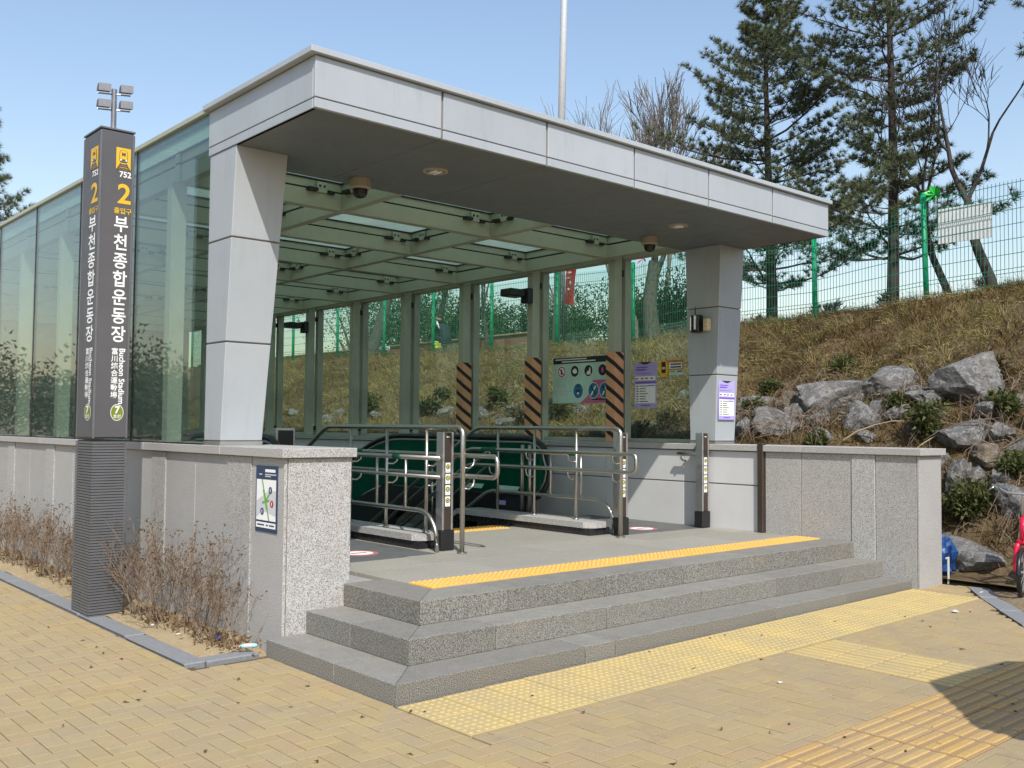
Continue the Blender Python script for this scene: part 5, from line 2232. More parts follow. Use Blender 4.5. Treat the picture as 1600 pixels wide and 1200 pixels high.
tag(tri_cloud('tree_belt', V, C, 'foliage', None, (-52, 40, 0)), 'far belt of trees across the road left of the picture', 'trees', kind='stuff')

# bare azalea shrubs in the planting bed
def azalea(label, base, w, h, seed, n=30):
    rr = random.Random(seed)
    t = thing('bare_shrub', label, 'shrub', base)
    bx, by, bz = base
    br = MB()
    LP, LD = [], []

    def twig(p, d, L, r, lev):
        q = p
        pts = [p]
        dd = d
        for k in range(4):
            dd = (dd + Vector((rr.gauss(0, .16), rr.gauss(0, .16), rr.gauss(0, .08) + .05))).normalized()
            q = q + dd * L / 4
            pts.append(q)
        br.tube(pts, [r, r * .85, r * .7, r * .55, r * .4], 4 if lev == 0 else 3, cap=False)
        if lev < 2:
            for i in range(rr.choice((3, 4, 5))):
                u = rr.uniform(.3, 1)
                k = min(3, int(u * 4))
                s = pts[k].lerp(pts[k + 1], u * 4 - k)
                e = (dd + Vector((rr.gauss(0, .5), rr.gauss(0, .5), rr.uniform(0, .5)))).normalized()
                twig(s, e, L * rr.uniform(.35, .6), r * .6, lev + 1)
        if lev >= 1:
            for i in range(rr.choice((0, 0, 1, 1, 2))):
                LP.append(pts[-1] + Vector((rr.gauss(0, .008), rr.gauss(0, .008), rr.gauss(0, .008))))
                LD.append(dd)

    for i in range(n):
        a = rr.uniform(0, 6.28)
        r = rr.random() ** .5
        p = Vector((bx + .32 * w * r * math.cos(a) * .55, by + .40 * w * r * math.sin(a), bz - .02))
        d = Vector((.35 * r * math.cos(a), .75 * r * math.sin(a), 1)).normalized()
        twig(p, d, h * rr.uniform(.45, .72), rr.uniform(.0032, .0055), 0)
    br.build('twigs', 'twig', t, org=base, recalc=False)
    P = np.array([tuple(p) for p in LP])
    D = np.array([tuple(p) for p in LD])
    V, C = needles(P, D, 2, .024, .0055, (.09, .055, .03), (.24, .16, .085), .8)
    tri_cloud('dry_leaves', V, C, 'foliage', t, base)
    # litter of dead leaves at the foot
    k = 90
    q = np.stack([NR.normal(bx + .05, .07, k), NR.normal(by, w * .3, k), np.full(k, bz + .015)], 1)
    q[:, 0] = np.clip(q[:, 0], -.36, .09)
    V, C = needles(q, np.tile([0, 0, .3], (k, 1)), 3, .035, .009, (.10, .06, .03), (.34, .22, .11), 1.2)
    tag(tri_cloud('leaf_litter', V, C, 'foliage', t, base), kind='stuff')
    return t


AZ = [(-.13, 1.88, .50, .52, 'low bare shrub at the corner of the bed nearest the steps'), (-.14, 2.45, .75, .78, 'bare twiggy shrub leaning out right of the pylon sign, middle'), (-.17, 3.0, .6, .85, 'bare twiggy shrub rising tight behind the right side of the pylon sign'),
      (-.12, 4.25, .8, .70, 'bare twiggy shrub just left of the pylon sign'), (-.13, 5.0, .8, .72, 'bare twiggy shrub second left of the pylon sign'), (-.12, 5.75, .8, .72, 'bare twiggy shrub third left of the pylon sign'), (-.13, 6.5, .8, .70, 'bare twiggy shrub at the far left picture edge'), (-.12, 7.3, .8, .7, 'bare twiggy shrub furthest along the bed')]
for i, (x, y, w, h, lab) in enumerate(AZ):
    azalea(lab, (x, y, gz(x, y) + .03), w, h, 60 + i, 23 if i != 0 else 16)

# dry grass on the bank -------------------------------------------------
def grass(n, xr, yr, ln, wd, seed, name):
    rng = np.random.default_rng(seed)
    x = rng.uniform(xr[0], xr[1], n)
    y = rng.uniform(yr[0], yr[1], n)
    # clumping
    cl = np.sin(x * 5.1 + np.sin(y * 3.3) * 2) + np.sin(y * 6.7 + x * 2.1) + np.sin(x * 11 + y * 9)
    low = np.sin(1.7 * x + .9 * y) + np.sin(1.1 * y - 1.6 * x + 1.3) + .8 * np.sin(2.9 * x - 2.3 * y)
    keep = (rng.uniform(-2.2, 2.6, n) < cl + .6) & (rng.uniform(-2.6, 1.4, n) < low + .55)
    x, y = x[keep], y[keep]
    z = np.array([bank(a, b_) for a, b_ in zip(x, y)])
    P = np.stack([x, y, z - .01], 1)
    k = len(P)
    d = unit(rng.normal(size=(k, 3)) * np.array([.75, .75, .25]) + np.array([-.30, -.05, .85]))
    L = ln * rng.uniform(.35, 1.7, (k, 1))
    sd = unit(np.cross(d, rng.normal(size=(k, 3)))) * wd * rng.uniform(.6, 1.4, (k, 1))
    tip = P + d * L
    tip[:, 2] = np.maximum(tip[:, 2], z + .01)
    V = np.stack([P - sd, P + sd, tip], 1)
    pal = np.array([(.38, .31, .13), (.30, .23, .10), (.47, .39, .18), (.13, .095, .05), (.27, .245, .075), (.32, .22, .105)])
    wch = rng.integers(0, 6, k)
    zone = (np.sin(x * 1.7 + y * 1.1) + np.sin(y * .9 - x * .7 + 2) + rng.normal(0, .5, k)) * .5
    C = pal[wch] * np.array([.86, .84, .82]) * (0.80 + .38 * np.clip(zone, -1, 1))[:, None]
    brown = (1 - np.clip((y - 3.0) / 4.0, 0, 1))[:, None] * .75
    C = C * (1 - brown) + (C * np.array([.52, .42, .38])) * brown
    C = C * (1 + .30 * np.clip((y - 4.0) / 4.0, 0, 1))[:, None]
    grn = np.clip(zone - .35, 0, 1)[:, None] * .6
    C = C * (1 - grn) + np.array([.17, .16, .05]) * grn
    tag(tri_cloud(name, V, C, 'dry_grass', None, (9, 6, 2)), 'straw coloured dry grass covering the bank below the fence', 'grass', kind='stuff')


grass(330000, (7.0, 12.3), (-2.5, 24), .135, .0058, 71, 'dry_grass')

# taller straw tufts and fallen leaves on the bank
def tufts(n, per, seed):
    rng = np.random.default_rng(seed)
    c = np.stack([rng.uniform(8.0, 12.2, n), rng.uniform(-2.2, 23, n)], 1)
    sz_ = rng.uniform(.5, 1.8, n)
    pal = np.array([(.40, .33, .15), (.30, .24, .10), (.24, .23, .075), (.22, .15, .08), (.15, .11, .065)])
    kind_ = rng.integers(0, 5, n)
    idx = np.repeat(np.arange(n), per)
    k = len(idx)
    xy = c[idx] + rng.normal(0, .05, (k, 2)) * sz_[idx][:, None]
    z = np.array([bank(a_, b_) for a_, b_ in xy])
    P = np.column_stack([xy, z - .01])
    out = np.column_stack([xy - c[idx], np.zeros(k)]) * 7
    d = unit(out + rng.normal(0, .35, (k, 3)) + np.array([-.15, 0, .9]))
    L = rng.uniform(.10, .26, (k, 1)) * sz_[idx][:, None]
    sd = unit(np.cross(d, rng.normal(size=(k, 3)))) * .0055
    mid = P + d * L * .6
    tip = P + d * L + np.column_stack([out[:, :2] * .08, -L[:, 0] * .25])
    V = np.concatenate([np.stack([P - sd, P + sd, mid], 1), np.stack([mid - sd * .8, mid + sd * .8, tip], 1)])
    C = np.tile(pal[kind_[idx]] * rng.uniform(.65, 1.2, (k, 1)), (2, 1))
    tag(tri_cloud('grass_tufts', V, C, 'dry_grass', None, (9, 6, 2)), 'taller straw tufts standing out of the dry bank', 'grass', kind='stuff')
    m2 = 9000
    P = np.column_stack([rng.uniform(7.2, 12.2, m2), rng.uniform(-2.2, 20, m2), np.zeros(m2)])
    keep = rng.uniform(0, 1, m2) < 1.1 - np.clip(P[:, 1] / 14, 0, .85)
    P = P[keep]
    P[:, 2] = [bank(a_, b_) + rng.uniform(.02, .08) for a_, b_ in P[:, :2]]
    V, C = needles(P, np.tile([0, 0, .2], (len(P), 1)), 2, .05, .014, (.075, .045, .028), (.25, .165, .095), 1.2)
    tag(tri_cloud('fallen_leaves', V, C, 'foliage', None, (9, 6, 2)), 'brown fallen leaves lying in the grass of the bank', 'leaves', kind='stuff')


tufts(1100, 40, 31)

# tangled dead brush between the rocks
rr = random.Random(5)
bt = MB()
for i in range(1700):
    if i < 1150:
        x, y = rr.uniform(6.95, 8.9), rr.uniform(-.9, 3.7)
    else:
        x, y = rr.uniform(7.0, 8.6), rr.uniform(3.7, 15)
    if math.sin(3.1 * x + 4.3 * y) + math.sin(5.3 * y - 2.2 * x) + rr.gauss(0, .5) < .1:
        continue
    z = bank(x, y)
    a, L = rr.uniform(0, 6.28), rr.uniform(.15, .5)
    h = rr.uniform(.05, .28)
    pts = []
    for k in range(4):
        u = k / 3
        xx, yv = x + math.cos(a) * L * u + rr.gauss(0, .02), y + math.sin(a) * L * u + rr.gauss(0, .02)
        pts.append((xx, yv, max(bank(xx, yv), z * (1 - u) + bank(xx, yv) * u) + .01 + h * math.sin(math.pi * (.15 + .75 * u))))
    bt.tube(pts, [.0045, .004, .003, .002], 3, cap=False)
tag(bt.build('dead_brush', 'twig', None, org=(7.8, 3, 1), recalc=False), 'tangled brown dead brush between the rocks', 'brush', kind='stuff')


# dead stems and vines lying over the rocks
rr = random.Random(77)
for i, (x, y, dx, dy, L, lab) in enumerate(((7.5, 1.7, .5, -1.2, 1.3, 'long pale dead stem arching over the wall coping'), (7.4, 1.2, .6, -.9, 1.0, 'pale dead stem crossing the shrub above the coping'), (7.7, .2, .3, -1.0, 1.1, 'dead vine hanging over the rocks at right'), (7.9, -.1, -.2, .9, 1.2, 'thin dead vine across the dark rocks'), (7.2, 5.2, .3, -.8, .9, 'bent dry stem seen through the glass'), (9.8, 6.35, -.3, .5, .9, 'arching dry stalk on the bank through the glass by the column'))):
    z = bank(x, y)
    t = thing('dead_stem', lab, 'dead stem', (x, y, z))
    m_ = MB()
    pts = []
    for k in range(8):
        s = k / 7
        xx, yv = x + dx * s, y + dy * s
        pts.append((xx + rr.gauss(0, .015), yv + rr.gauss(0, .015), max(bank(xx, yv) + .03, z + .05) + .30 * math.sin(math.pi * s) * L * .6))
    m_.tube(pts, [.010, .010, .009, .008, .007, .006, .005, .003], 5)
    for k in (3, 5):
        p = Vector(pts[k])
        m_.tube([p, p + Vector((rr.uniform(-.2, .2), rr.uniform(-.25, .1), rr.uniform(.05, .2)))], [.005, .002], 4)
    m_.build('stem', 'sand_soil' if i in (0, 1, 5) else 'twig', t)

# ================================================================== ROCKS
def rock_mesh(w, h, seed, mat, flat=.8):
    rng = random.Random(seed)
    bm = bmesh.new()
    bmesh.ops.create_icosphere(bm, subdivisions=4, radius=1)
    planes = []
    for k in range(17):
        v = Vector((rng.gauss(0, 1), rng.gauss(0, 1), rng.gauss(0, .8))).normalized()
        planes.append((v, rng.uniform(.46, .86)))
    o3 = Vector((rng.uniform(-9, 9), rng.uniform(-9, 9), rng.uniform(-9, 9)))
    from mathutils import noise as mn
    for v in bm.verts:
        d = v.co.normalized()
        r = 1.0
        for pn, pd in planes:
            c = d.dot(pn)
            if c > .05:
                r = min(r, pd / c)
        r *= 1 + .06 * mn.fractal(d * 1.6 + o3, 1.0, 2.0, 4) + .09 * mn.fractal(d * 4.5 + o3, .7, 2.1, 6)
        v.co = d * r
    xs_ = [v.co.x for v in bm.verts]
    zs_ = [v.co.z for v in bm.verts]
    sx = 2 / (max(xs_) - min(xs_))
    sz = 2 / (max(zs_) - min(zs_))
    for v in bm.verts:
        v.co = Vector((v.co.x * sx * w / 2, v.co.y * sx * w / 2 * flat, v.co.z * sz * h / 2))
    me = bpy.data.meshes.new('boulder')
    bm.to_mesh(me)
    bm.free()
    me.materials.append(MATS[mat])
    me.polygons.foreach_set('use_smooth', [True] * len(me.polygons))
    try:
        me.set_sharp_from_angle(angle=math.radians(32))
    except Exception:
        pass
    return me


ROCKS = [(8.22, 3.40, .63, .36, 'flat topped grey boulder beside the right column'), (7.97, 2.72, .29, .34, 'small tan boulder between grey ones above the coping'),
         (8.12, 2.30, .94, .55, 'wide grey boulder in the middle of the rock row'), (8.55, 1.68, .86, .43, 'layered grey boulder right of the wide one'),
         (8.46, .68, 1.0, .78, 'largest grey boulder, high at right'), (7.37, 2.52, .69, .40, 'rounded dark boulder just above the coping right of the column'),
         (7.82, 1.70, .49, .40, 'white streaked angular boulder in the middle of the row'), (8.02, 1.34, .34, .28, 'small grey boulder right of the white streaked one'),
         (7.87, .48, .70, .33, 'flat grey boulder behind the end of the wall coping'), (8.33, .06, .44, .24, 'grey boulder at the right edge below the largest one'),
         (7.47, .36, .32, .48, 'upright pale block just right of the wall end'), (7.38, -.28, .48, .36, 'dark boulder behind the bicycle handlebar'),
         (6.98, -.06, .82, .44, 'low dark grey boulder on the ground left of the bicycle'), (7.41, 3.03, .26, .34, 'small boulder half hidden behind the right column'),
         (7.28, 1.91, .34, .18, 'low pale rock peeking over the coping'), (7.73, .14, .50, .32, 'brown grey boulder among the vines at right'),
         (7.82, -.14, .42, .26, 'small grey boulder under the vines at the right edge'), (7.71, 1.58, .34, .2, 'pale flat rock under the white streaked boulder'),
         (7.95, 1.03, .30, .22, 'small rock hidden by the bushy shrub'), (8.06, .89, .34, .24, 'small rock left under the largest boulder'),
         (7.52, -.06, .32, .24, 'dark rock in the dark shrub at right'), (7.94, .07, .32, .24, 'small rock between the dark shrubs'),
         (8.28, 14.17, .40, .28, 'pale rock seen through the far glass, second pane'), (7.76, 13.86, .32, .22, 'pale rock left low in the far glass pane'),
         (7.92, 12.27, .46, .18, 'long pale rock through the third glass pane'), (8.31, 10.40, .38, .24, 'pale rock left of the first striped post'),
         (7.91, 8.85, .27, .28, 'upright pale rock right of the first striped post'), (8.28, 8.40, .44, .20, 'pale flat rock left of the second striped post'),
         (7.61, 7.82, .48, .16, 'long flat rock low behind the escalator'), (8.28, 6.78, .42, .18, 'pale rock under the safety poster'),
         (7.19, 5.40, .34, .18, 'flat grey rock at the foot of the glass behind the railing'), (8.12, 7.26, .32, .18, 'pale rock right of the second striped post'),
         (8.11, 15.93, .30, .22, 'farthest pale rock seen through the glass'), (7.56, 10.51, .48, .18, 'low grey rock behind the escalator handrail'),
         (7.20, .62, .40, .30, 'angular stone low behind the wall end'), (7.62, .62, .34, .26, 'angular stone above the upright pale block'),
         (7.30, -.55, .46, .34, 'angular grey stone right of the bicycle handlebar'), (7.62, -.48, .38, .28, 'grey stone in the second course at the right edge'),
         (7.55, .18, .30, .22, 'small angular stone in the stacked rock face'), (8.05, -.35, .44, .3, 'pale stone at the right edge in the third course'),
         (7.10, .30, .30, .24, 'small stone beside the blue tarpaulin'), (7.68, 2.15, .34, .24, 'small pale stone in front of the wide boulder'),
         (7.62, 2.85, .30, .22, 'small stone right of the rounded dark boulder'), (8.35, 2.0, .36, .26, 'small stone wedged between the wide and layered boulders'),
         (8.73, 5.06, .24, .17, 'white rock on the bank beside the right column'), (7.75, 4.93, .38, .16, 'grey rock below the lilac notice on the glass')]
for i, (x, y, w, h, lab) in enumerate(ROCKS):
    mat = 'rock_tan' if i in (1, 15) else 'rock_grey'
    me = rock_mesh(w * .94, h * 1.05, 500 + i, mat, .75)
    z = (bank(x, y) if i != 12 else .12)
    o = link('boulder', me, (x + .05, y, z + h * .24), None)
    o.rotation_euler = (RND.uniform(-.15, .15), RND.uniform(-.15, .15), -.72 + RND.uniform(-.35, .35))
    tag(o, lab, 'rock', 'boulders set in the bank')
fr_ = random.Random(91)
spots = []
while len(spots) < 26:
    x, y = fr_.uniform(7.1, 8.5), fr_.uniform(-1.2, 3.6)
    if y > 1.5 and x < 7.5:
        continue
    if any(abs(x - q[0]) + abs(y - q[1]) < .33 for q in spots) or any(abs(x - q[0]) + abs(y - q[1]) < .24 + q[2] * .25 for q in ROCKS):
        continue
    spots.append((x, y))
used_ = set()
for i, (x, y) in enumerate(spots):
    w = fr_.uniform(.18, .40)
    near = min(ROCKS, key=lambda q: (q[0] - x) ** 2 + (q[1] - y) ** 2)
    pa, pb = proj(x, y, bank(x, y)), proj(near[0], near[1], bank(near[0], near[1]))
    du, dv = pa[0] - pb[0], pa[1] - pb[1]
    rel = ('right of' if du > 0 else 'left of') if abs(du) > abs(dv) else ('below' if dv > 0 else 'above')
    lab_ = 'small stone directly %s the %s' % (rel, near[4])
    if lab_ in used_ or len(lab_.split()) > 16:
        continue
    used_.add(lab_)
    me = rock_mesh(w, w * fr_.uniform(.55, .85), 800 + i, 'rock_tan' if i % 7 == 3 else 'rock_grey', .8)
    o = link('boulder', me, (x, y, bank(x, y) + w * .12), None)
    o.rotation_euler = (fr_.uniform(-.3, .3), fr_.uniform(-.3, .3), fr_.uniform(0, 6))
    tag(o, lab_, 'rock', 'filler stones between the boulders')

# ================================================================== BICYCLE
bk = thing('bicycle', 'red bicycle cut off by the right picture edge', 'bicycle', (5.97, -.86, .09))
bf = Vector((-.97, -.22, 0)).normalized()       # forward
bs_ = Vector((0, 0, 1)).cross(bf)              # left side
bo = Vector((5.93, -.897, .09))                 # front wheel contact


def B0(f, s, u):
    return bo + bf * f + bs_ * s + Vector((0, 0, u))


def B(f, s, u):
    return B0(f, s, u * .80 if u < .59 else .472 + (u - .59) * 1.42)


def wheel(f):
    w_ = part('wheel', B0(f, 0, .20), bk)
    k = 28
    R = .192
    R0 = .22
    m_ = MB()
    m_.tube([B0(f + R * math.cos(2 * math.pi * i / k), 0, R0 + R * math.sin(2 * math.pi * i / k)) for i in range(k + 1)], .021, 8, cap=False)
    m_.build('tyre', 'rubber', w_, smooth=True)
    m_ = MB()
    m_.tube([B0(f + .170 * math.cos(2 * math.pi * i / k), 0, R0 + .170 * math.sin(2 * math.pi * i / k)) for i in range(k + 1)], .011, 6, cap=False)
    m_.build('rim', 'alu', w_, smooth=True)
    m_ = MB()
    for i in range(16):
        a = 2 * math.pi * i / 16
        m_.tube([B0(f, .02 * (-1) ** i, R0), B0(f + .168 * math.cos(a), 0, R0 + .168 * math.sin(a))], .0016, 4)
    m_.tube([B0(f, -.045, R0), B0(f, .045, R0)], .014, 8)
    m_.build('spokes', 'alu', w_)


wheel(0)
wheel(-.80)
m_ = MB()
for s in (-1, 1):
    m_.tube([B(0, s * .052, .275), B(-.03, s * .052, .40), B(-.06, s * .048, .53), B(-.075, s * .03, .59)], [.016, .020, .024, .022], 10)
m_.tube([B(-.075, -.045, .59), B(-.075, .045, .59)], .026, 10)
m_.build('fork', 'bike_red', bk, smooth=True)
m_ = MB()
m_.tube([B(-.075, 0, .59), B(-.11, 0, .74)], .026, 12)
m_.tube([B(-.10, 0, .69), B(-.50, 0, .30)], .024, 10)
m_.tube([B(-.105, 0, .73), B(-.55, 0, .62)], .018, 10)
m_.tube([B(-.50, 0, .30), B(-.58, 0, .74)], .018, 10)
for s in (-1, 1):
    m_.tube([B(-.50, s * .03, .30), B(-.92, s * .05, .275)], .011, 8)
    m_.tube([B(-.56, s * .02, .63), B(-.92, s * .05, .275)], .010, 8)
m_.build('frame', 'bike_red', bk, smooth=True)
m_ = MB()
m_.tube([B(-.11, 0, .74), B(-.135, 0, .86), B(-.12, 0, .89)], .015, 10)
m_.build('stem', 'alu', bk, smooth=True)
m_ = MB()
m_.tube([B(-.30, -.28, .93), B(-.18, -.25, .93), B(-.11, -.12, .89), B(-.11, 0, .885), B(-.11, .12, .89), B(-.18, .25, .93), B(-.30, .28, .93)], .012, 10)
m_.build('handlebar', 'alu', bk, smooth=True)
for s in (-1, 1):
    m_ = MB()
    m_.tube([B(-.19, s * .253, .93), B(-.30, s * .283, .93)], .018, 10)
    m_.build('grip', 'black_plastic', bk, smooth=True)
    m_ = MB()
    m_.tube([B(-.13, s * .235, .92), B(-.13, s * .26, .91), B(-.24, s * .30, .895)], [.010, .008, .005], 6)
    m_.build('brake_lever', 'alu', bk, smooth=True)
for pp_ in ([B(-.13, .20, .92), B(-.04, .12, .86), B(-.02, .05, .72), B(-.03, .05, .60)], [B(-.13, -.20, .92), B(-.02, -.10, .84), B(-.10, -.03, .70)]):
    m_ = MB()
    m_.tube(pp_, .0035, 5)
    m_.build('brake_cable', 'black_plastic', bk, smooth=True)
m_ = MB()
m_.hexa([B(-.45, -.02, .78), B(-.45, .02, .78), B(-.70, .075, .78), B(-.70, -.075, .78)], [B(-.45, -.018, .82), B(-.45, .018, .82), B(-.70, .07, .84), B(-.70, -.07, .84)])
m_.build('saddle', 'black_plastic', bk)
m_ = MB()
m_.tube([B(-.58, 0, .74), B(-.59, 0, .785)], .013, 8)
m_.build('seat_post', 'alu', bk)
m_ = MB()
m_.tube([B(-.50, -.06, .30), B(-.50, .06, .30)], .02, 10)
k = 24
m_.tube([B(-.50 + .075 * math.cos(2 * math.pi * i / k), -.05, .30 + .075 * math.sin(2 * math.pi * i / k)) for i in range(k + 1)], .007, 6, cap=False)
m_.tube([B(-.50, -.07, .30), B(-.43, -.07, .16)], .009, 6)
m_.tube([B(-.50, .07, .30), B(-.57, .07, .44)], .009, 6)
m_.build('crank', 'black_plastic', bk)
for s, f_, u in ((-1, -.43, .16), (1, -.57, .44)):
    m_ = MB()
    m_.hexa([B(f_ - .04, s * .07, u - .01), B(f_ + .04, s * .07, u - .01), B(f_ + .04, s * .15, u - .01), B(f_ - .04, s * .15, u - .01)],
            [B(f_ - .04, s * .07, u + .01), B(f_ + .04, s * .07, u + .01), B(f_ + .04, s * .15, u + .01), B(f_ - .04, s * .15, u + .01)])
    m_.build('pedal', 'black_plastic', bk)

# ================================================================== SMALL THINGS BY THE WALL END
def crumple(name, label, cat, c, sx, sy, sz, mat, seed, amp=.25, sub=3):
    from mathutils import noise as mn
    bm = bmesh.new()
    bmesh.ops.create_icosphere(bm, subdivisions=sub, radius=1)
    o3 = Vector((seed * 1.7, seed * .3, 2))
    for v in bm.verts:
        d = v.co.normalized()
        r = 1 + amp * mn.fractal(d * 2.2 + o3, .8, 2, 4)
        v.co = Vector((d.x * r * sx, d.y * r * sy, max(-.9, d.z * r) * sz + sz * .9))
    me = bpy.data.meshes.new(name)
    bm.to_mesh(me)
    bm.free()
    me.materials.append(MATS[mat])
    o = link(name, me, c)
    tag(o, label, cat)
    return o


crumple('tarp_bundle', 'crumpled blue tarpaulin bundle behind the right wall end', 'tarpaulin', (6.43, .06, .10), .17, .15, .22, 'tarp_blue', 3, .35)
t = thing('white_stake', 'bent white plastic strip leaning at the right wall end', 'stake', (6.24, .02, .1))
m_ = MB()
m_.box(6.232, 6.262, -.118, -.110, .08, .335, .001)
m_.build('strip', 'litter_white', t)
m_ = MB()
m_.box(6.195, 6.2315, -.118, -.110, .318, .335, .001)
m_.build('bent_tip', 'litter_white', t)
LT = [(4.90, -.78, .045, .03, .016, 'litter_white', 'white crumpled paper cup scrap on the paving at right'), (6.45, -.33, .025, .02, .02, 'litter_white', 'white scrap on the dirt beside the wall end'),
      (6.0, -.52, .05, .015, .006, 'litter_white', 'flat white paper scrap at the kerb near the wall end'), (6.55, -.62, .018, .018, .016, 'litter_white', 'tiny white scrap on the dirt by the bicycle'),
      (1.97, -1.07, .02, .02, .008, 'litter_white', 'small white scrap on the paving before the tactile path'), (-.10, 1.93, .035, .025, .02, 'litter_blue', 'blue bottle cap litter under the bare shrub near the steps'),
      (-.20, 1.99, .02, .015, .012, 'litter_white', 'small white litter on the soil of the planting bed'), (-.25, 2.25, .025, .01, .008, 'litter_white', 'white paper bit on the soil beside the kerb'), (-.27, 2.65, .02, .012, .01, 'litter_white', 'white pebble like litter near the pylon sign')]
for i, (x, y, a, b_, c_, mt_, lab) in enumerate(LT):
    z = gz(x, y) + (.035 if x < 0 and y > 1.5 else .002)
    if x > 6.0:
        z = .09
    crumple('litter', lab, 'litter', (x, y, z), a * .75, b_ * .75, c_ * .75, mt_, i + 5, .35, 2)
t = thing('plastic_wrapper', 'pale blue plastic tube wrapper on the kerb beside the steps', 'wrapper', (-.06, 1.56, .09))
m_ = MB()
m_.tube([(-.115, 1.60, .092), (-.09, 1.585, .096), (-.03, 1.545, .098), (-.018, 1.537, .098)], [.008, .014, .014, .010], 10)
m_.build('tube', 'litter_cyan', t, smooth=True)
m_ = MB()
m_.tube([(-.125, 1.607, .091), (-.116, 1.601, .092)], .008, 8)
m_.build('cap', 'sign_red', t)
m_ = MB()
m_.tube([(-.085, 1.582, .0965), (-.045, 1.555, .098)], .0145, 10)
m_.build('label_band', 'litter_white', t)

# dead leaves and dark scraps scattered on the paving
rng = np.random.default_rng(9)
pts = []
while len(pts) < 110:
    x, y = rng.uniform(-2.6, 5.2), rng.uniform(-2.9, 4.0)
    if (x > -.1 and y > -.02) or (x > -.5 and y > 1.4) or right_of_kerb(x, y) > -.1:
        continue
    pts.append((x, y, gz(x, y) + .006))
P = np.array(pts)
V, C = needles(P, np.tile([0, 0, .05], (len(P), 1)), 2, .03, .009, (.04, .03, .02), (.16, .11, .06), .9)
V[:, :, 2] = np.clip(V[:, :, 2], None, (P[np.repeat(np.arange(len(P)), 2), 2] + .008)[:, None])
V[:, :, 2] = np.maximum(V[:, :, 2], (P[np.repeat(np.arange(len(P)), 2), 2] - .002)[:, None])
tag(tri_cloud('leaf_scraps', V, C, 'foliage', None, (0, 0, 0)), 'dark dead leaf scraps scattered over the paving', 'leaves', kind='stuff')

# ================================================================== PERSON BEYOND THE FENCE
px_, py_ = 12.75, 16.25
pzz = bank(px_, py_)
pt = thing('person', 'person in dark jacket with white shoulder stripe crouching beyond the fence', 'person', (px_, py_, pzz))


def skin(name, verts, edges, rad, mat, parent, root=0):
    me = bpy.data.meshes.new(name)
    org = Vector((px_, py_, pzz))
    me.from_pydata([Vector(v) for v in verts], edges, [])
    me.materials.append(MATS[mat])
    o = link(name, me, org, parent)
    o.modifiers.new('skin', 'SKIN')
    sv = me.skin_vertices[0].data
    for i, r in enumerate(rad):
        sv[i].radius = (r, r)
        sv[i].use_root = (i == root)
    s = o.modifiers.new('sub', 'SUBSURF')
    s.levels = s.render_levels = 2
    return o


# crouching, leaning towards +y (picture left)
bv = [(0, -.12, .32), (0, .02, .52), (0, .14, .72), (0, .20, .80),            # pelvis, waist, chest, neck
      (-.10, -.10, .30), (-.12, .26, .42), (-.12, .10, .08), (-.12, .26, .04),  # near leg
      (.10, -.10, .30), (.12, .26, .42), (.12, .10, .08), (.12, .26, .04),
      (-.19, .13, .70), (-.24, .26, .50), (-.20, .44, .42), (.19, .13, .70), (.24, .28, .50), (.20, .46, .42)]
be = [(0, 1), (1, 2), (2, 3), (0, 4), (4, 5), (5, 6), (6, 7), (0, 8), (8, 9), (9, 10), (10, 11), (2, 12), (12, 13), (13, 14), (2, 15), (15, 16), (16, 17)]
br_ = [.15, .15, .15, .06, .11, .085, .05, .045, .11, .085, .05, .045, .07, .05, .035, .07, .05, .035]
skin('body', bv, be, br_, 'cloth_dark', pt)
hv = [(0, .23, .85), (0, .27, .93), (0, .28, .99)]
skin('head', hv, [(0, 1), (1, 2)], [.06, .095, .075], 'skin', pt)
hv = [(0, .20, .92), (0, .235, 1.0), (0, .27, 1.03)]
skin('hair', hv, [(0, 1), (1, 2)], [.07, .09, .07], 'hair', pt)
m_ = MB()
pp = Vector((px_, py_, pzz))
m_.tube([pp + Vector(v) for v in ((-.10, .20, .83), (-.20, .08, .80), (-.25, -.02, .72), (-.24, -.08, .62))], [.02, .028, .026, .015], 6)
m_.build('shoulder_stripe', 'sign_white', pt, smooth=True)
crumple('yellow_bag', 'small yellow bag on the bank by the fence post near the crouching person', 'bag', (12.25, 15.95, bank(12.25, 15.95) + .02), .12, .12, .14, 'yellow_label', 8, .3)
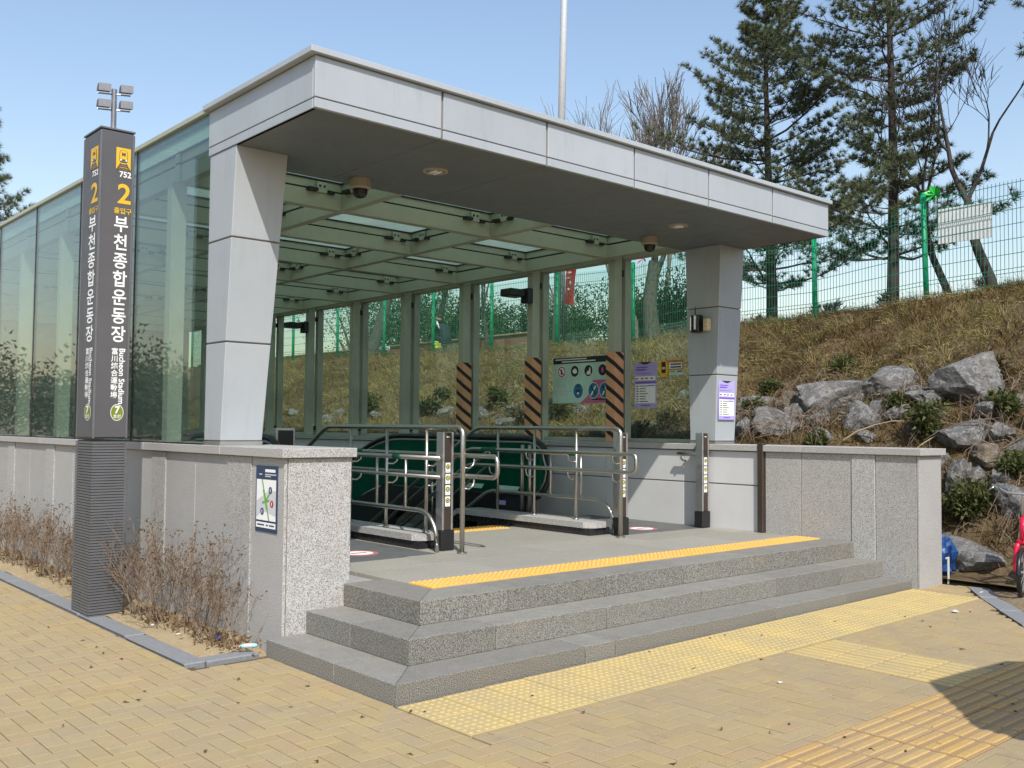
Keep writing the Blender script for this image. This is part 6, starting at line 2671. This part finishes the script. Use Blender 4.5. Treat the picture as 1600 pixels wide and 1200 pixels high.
crumple('shoe_bag', 'black and white bag lying by the wide bare trunk beyond the fence', 'bag', (12.4, 18.6, bank(12.4, 18.6) + .05), .12, .2, .10, 'litter_white', 9, .4)

# low brown wall beyond the far part of the fence
t = thing('low_wall', 'low red brown wall beyond the fence at far left through the glass', 'wall', (13.6, 22, bank(13.6, 22)))
m_ = MB()
m_.box(13.7, 13.9, 14.0, 34, 3.4, 3.92, .01)
m_.build('wall_body', 'brick_wall', t)
m_ = MB()
m_.box(13.66, 13.94, 14.0, 34, 3.921, 3.97, .01)
m_.build('wall_cap', 'sand_soil', t)

# ================================================================== ADDED PARASOL (unseen, right of the camera, put in to cast the round shade)
SH = Vector((3.05, -2.66, 0))
hp = 2.25
sp_ = SH - Vector((LDIR.x, LDIR.y, 0)) * (hp / -LDIR.z)
t = thing('parasol', 'parasol added out of view at right to cast the round shade', 'parasol', (sp_.x, sp_.y, gz(sp_.x, sp_.y)))
m_ = MB()
m_.tube([(sp_.x, sp_.y, 0), (sp_.x, sp_.y, hp + .35)], .022, 10)
m_.build('pole', 'steel_white', t, smooth=True)
m_ = MB()
n = 8
rad = 1.15
rings = [(0, .34), (.4, .27), (.8, .10), (1.0, -.02)]
V = [(sp_.x + rad * r * math.cos(2 * math.pi * k / n + .3), sp_.y + rad * r * math.sin(2 * math.pi * k / n + .3), hp + z) for r, z in rings for k in range(n)]
m_.add(V, [[i * n + k, i * n + (k + 1) % n, (i + 1) * n + (k + 1) % n, (i + 1) * n + k] for i in range(3) for k in range(n)])
m_.build('canopy', 'parasol_cloth', t, recalc=False)
for k in range(n):
    m_ = MB()
    a = 2 * math.pi * k / n + .3
    m_.tube([(sp_.x + .03 * math.cos(a), sp_.y + .03 * math.sin(a), hp + .30), (sp_.x + rad * .98 * math.cos(a), sp_.y + rad * .98 * math.sin(a), hp - .03)], .006, 5)
    m_.build('rib', 'alu', t)
m_ = MB()
m_.tube([(sp_.x, sp_.y, gz(sp_.x, sp_.y)), (sp_.x, sp_.y, gz(sp_.x, sp_.y) + .10)], [.24, .20], 20)
m_.build('foot', 'concrete', t)
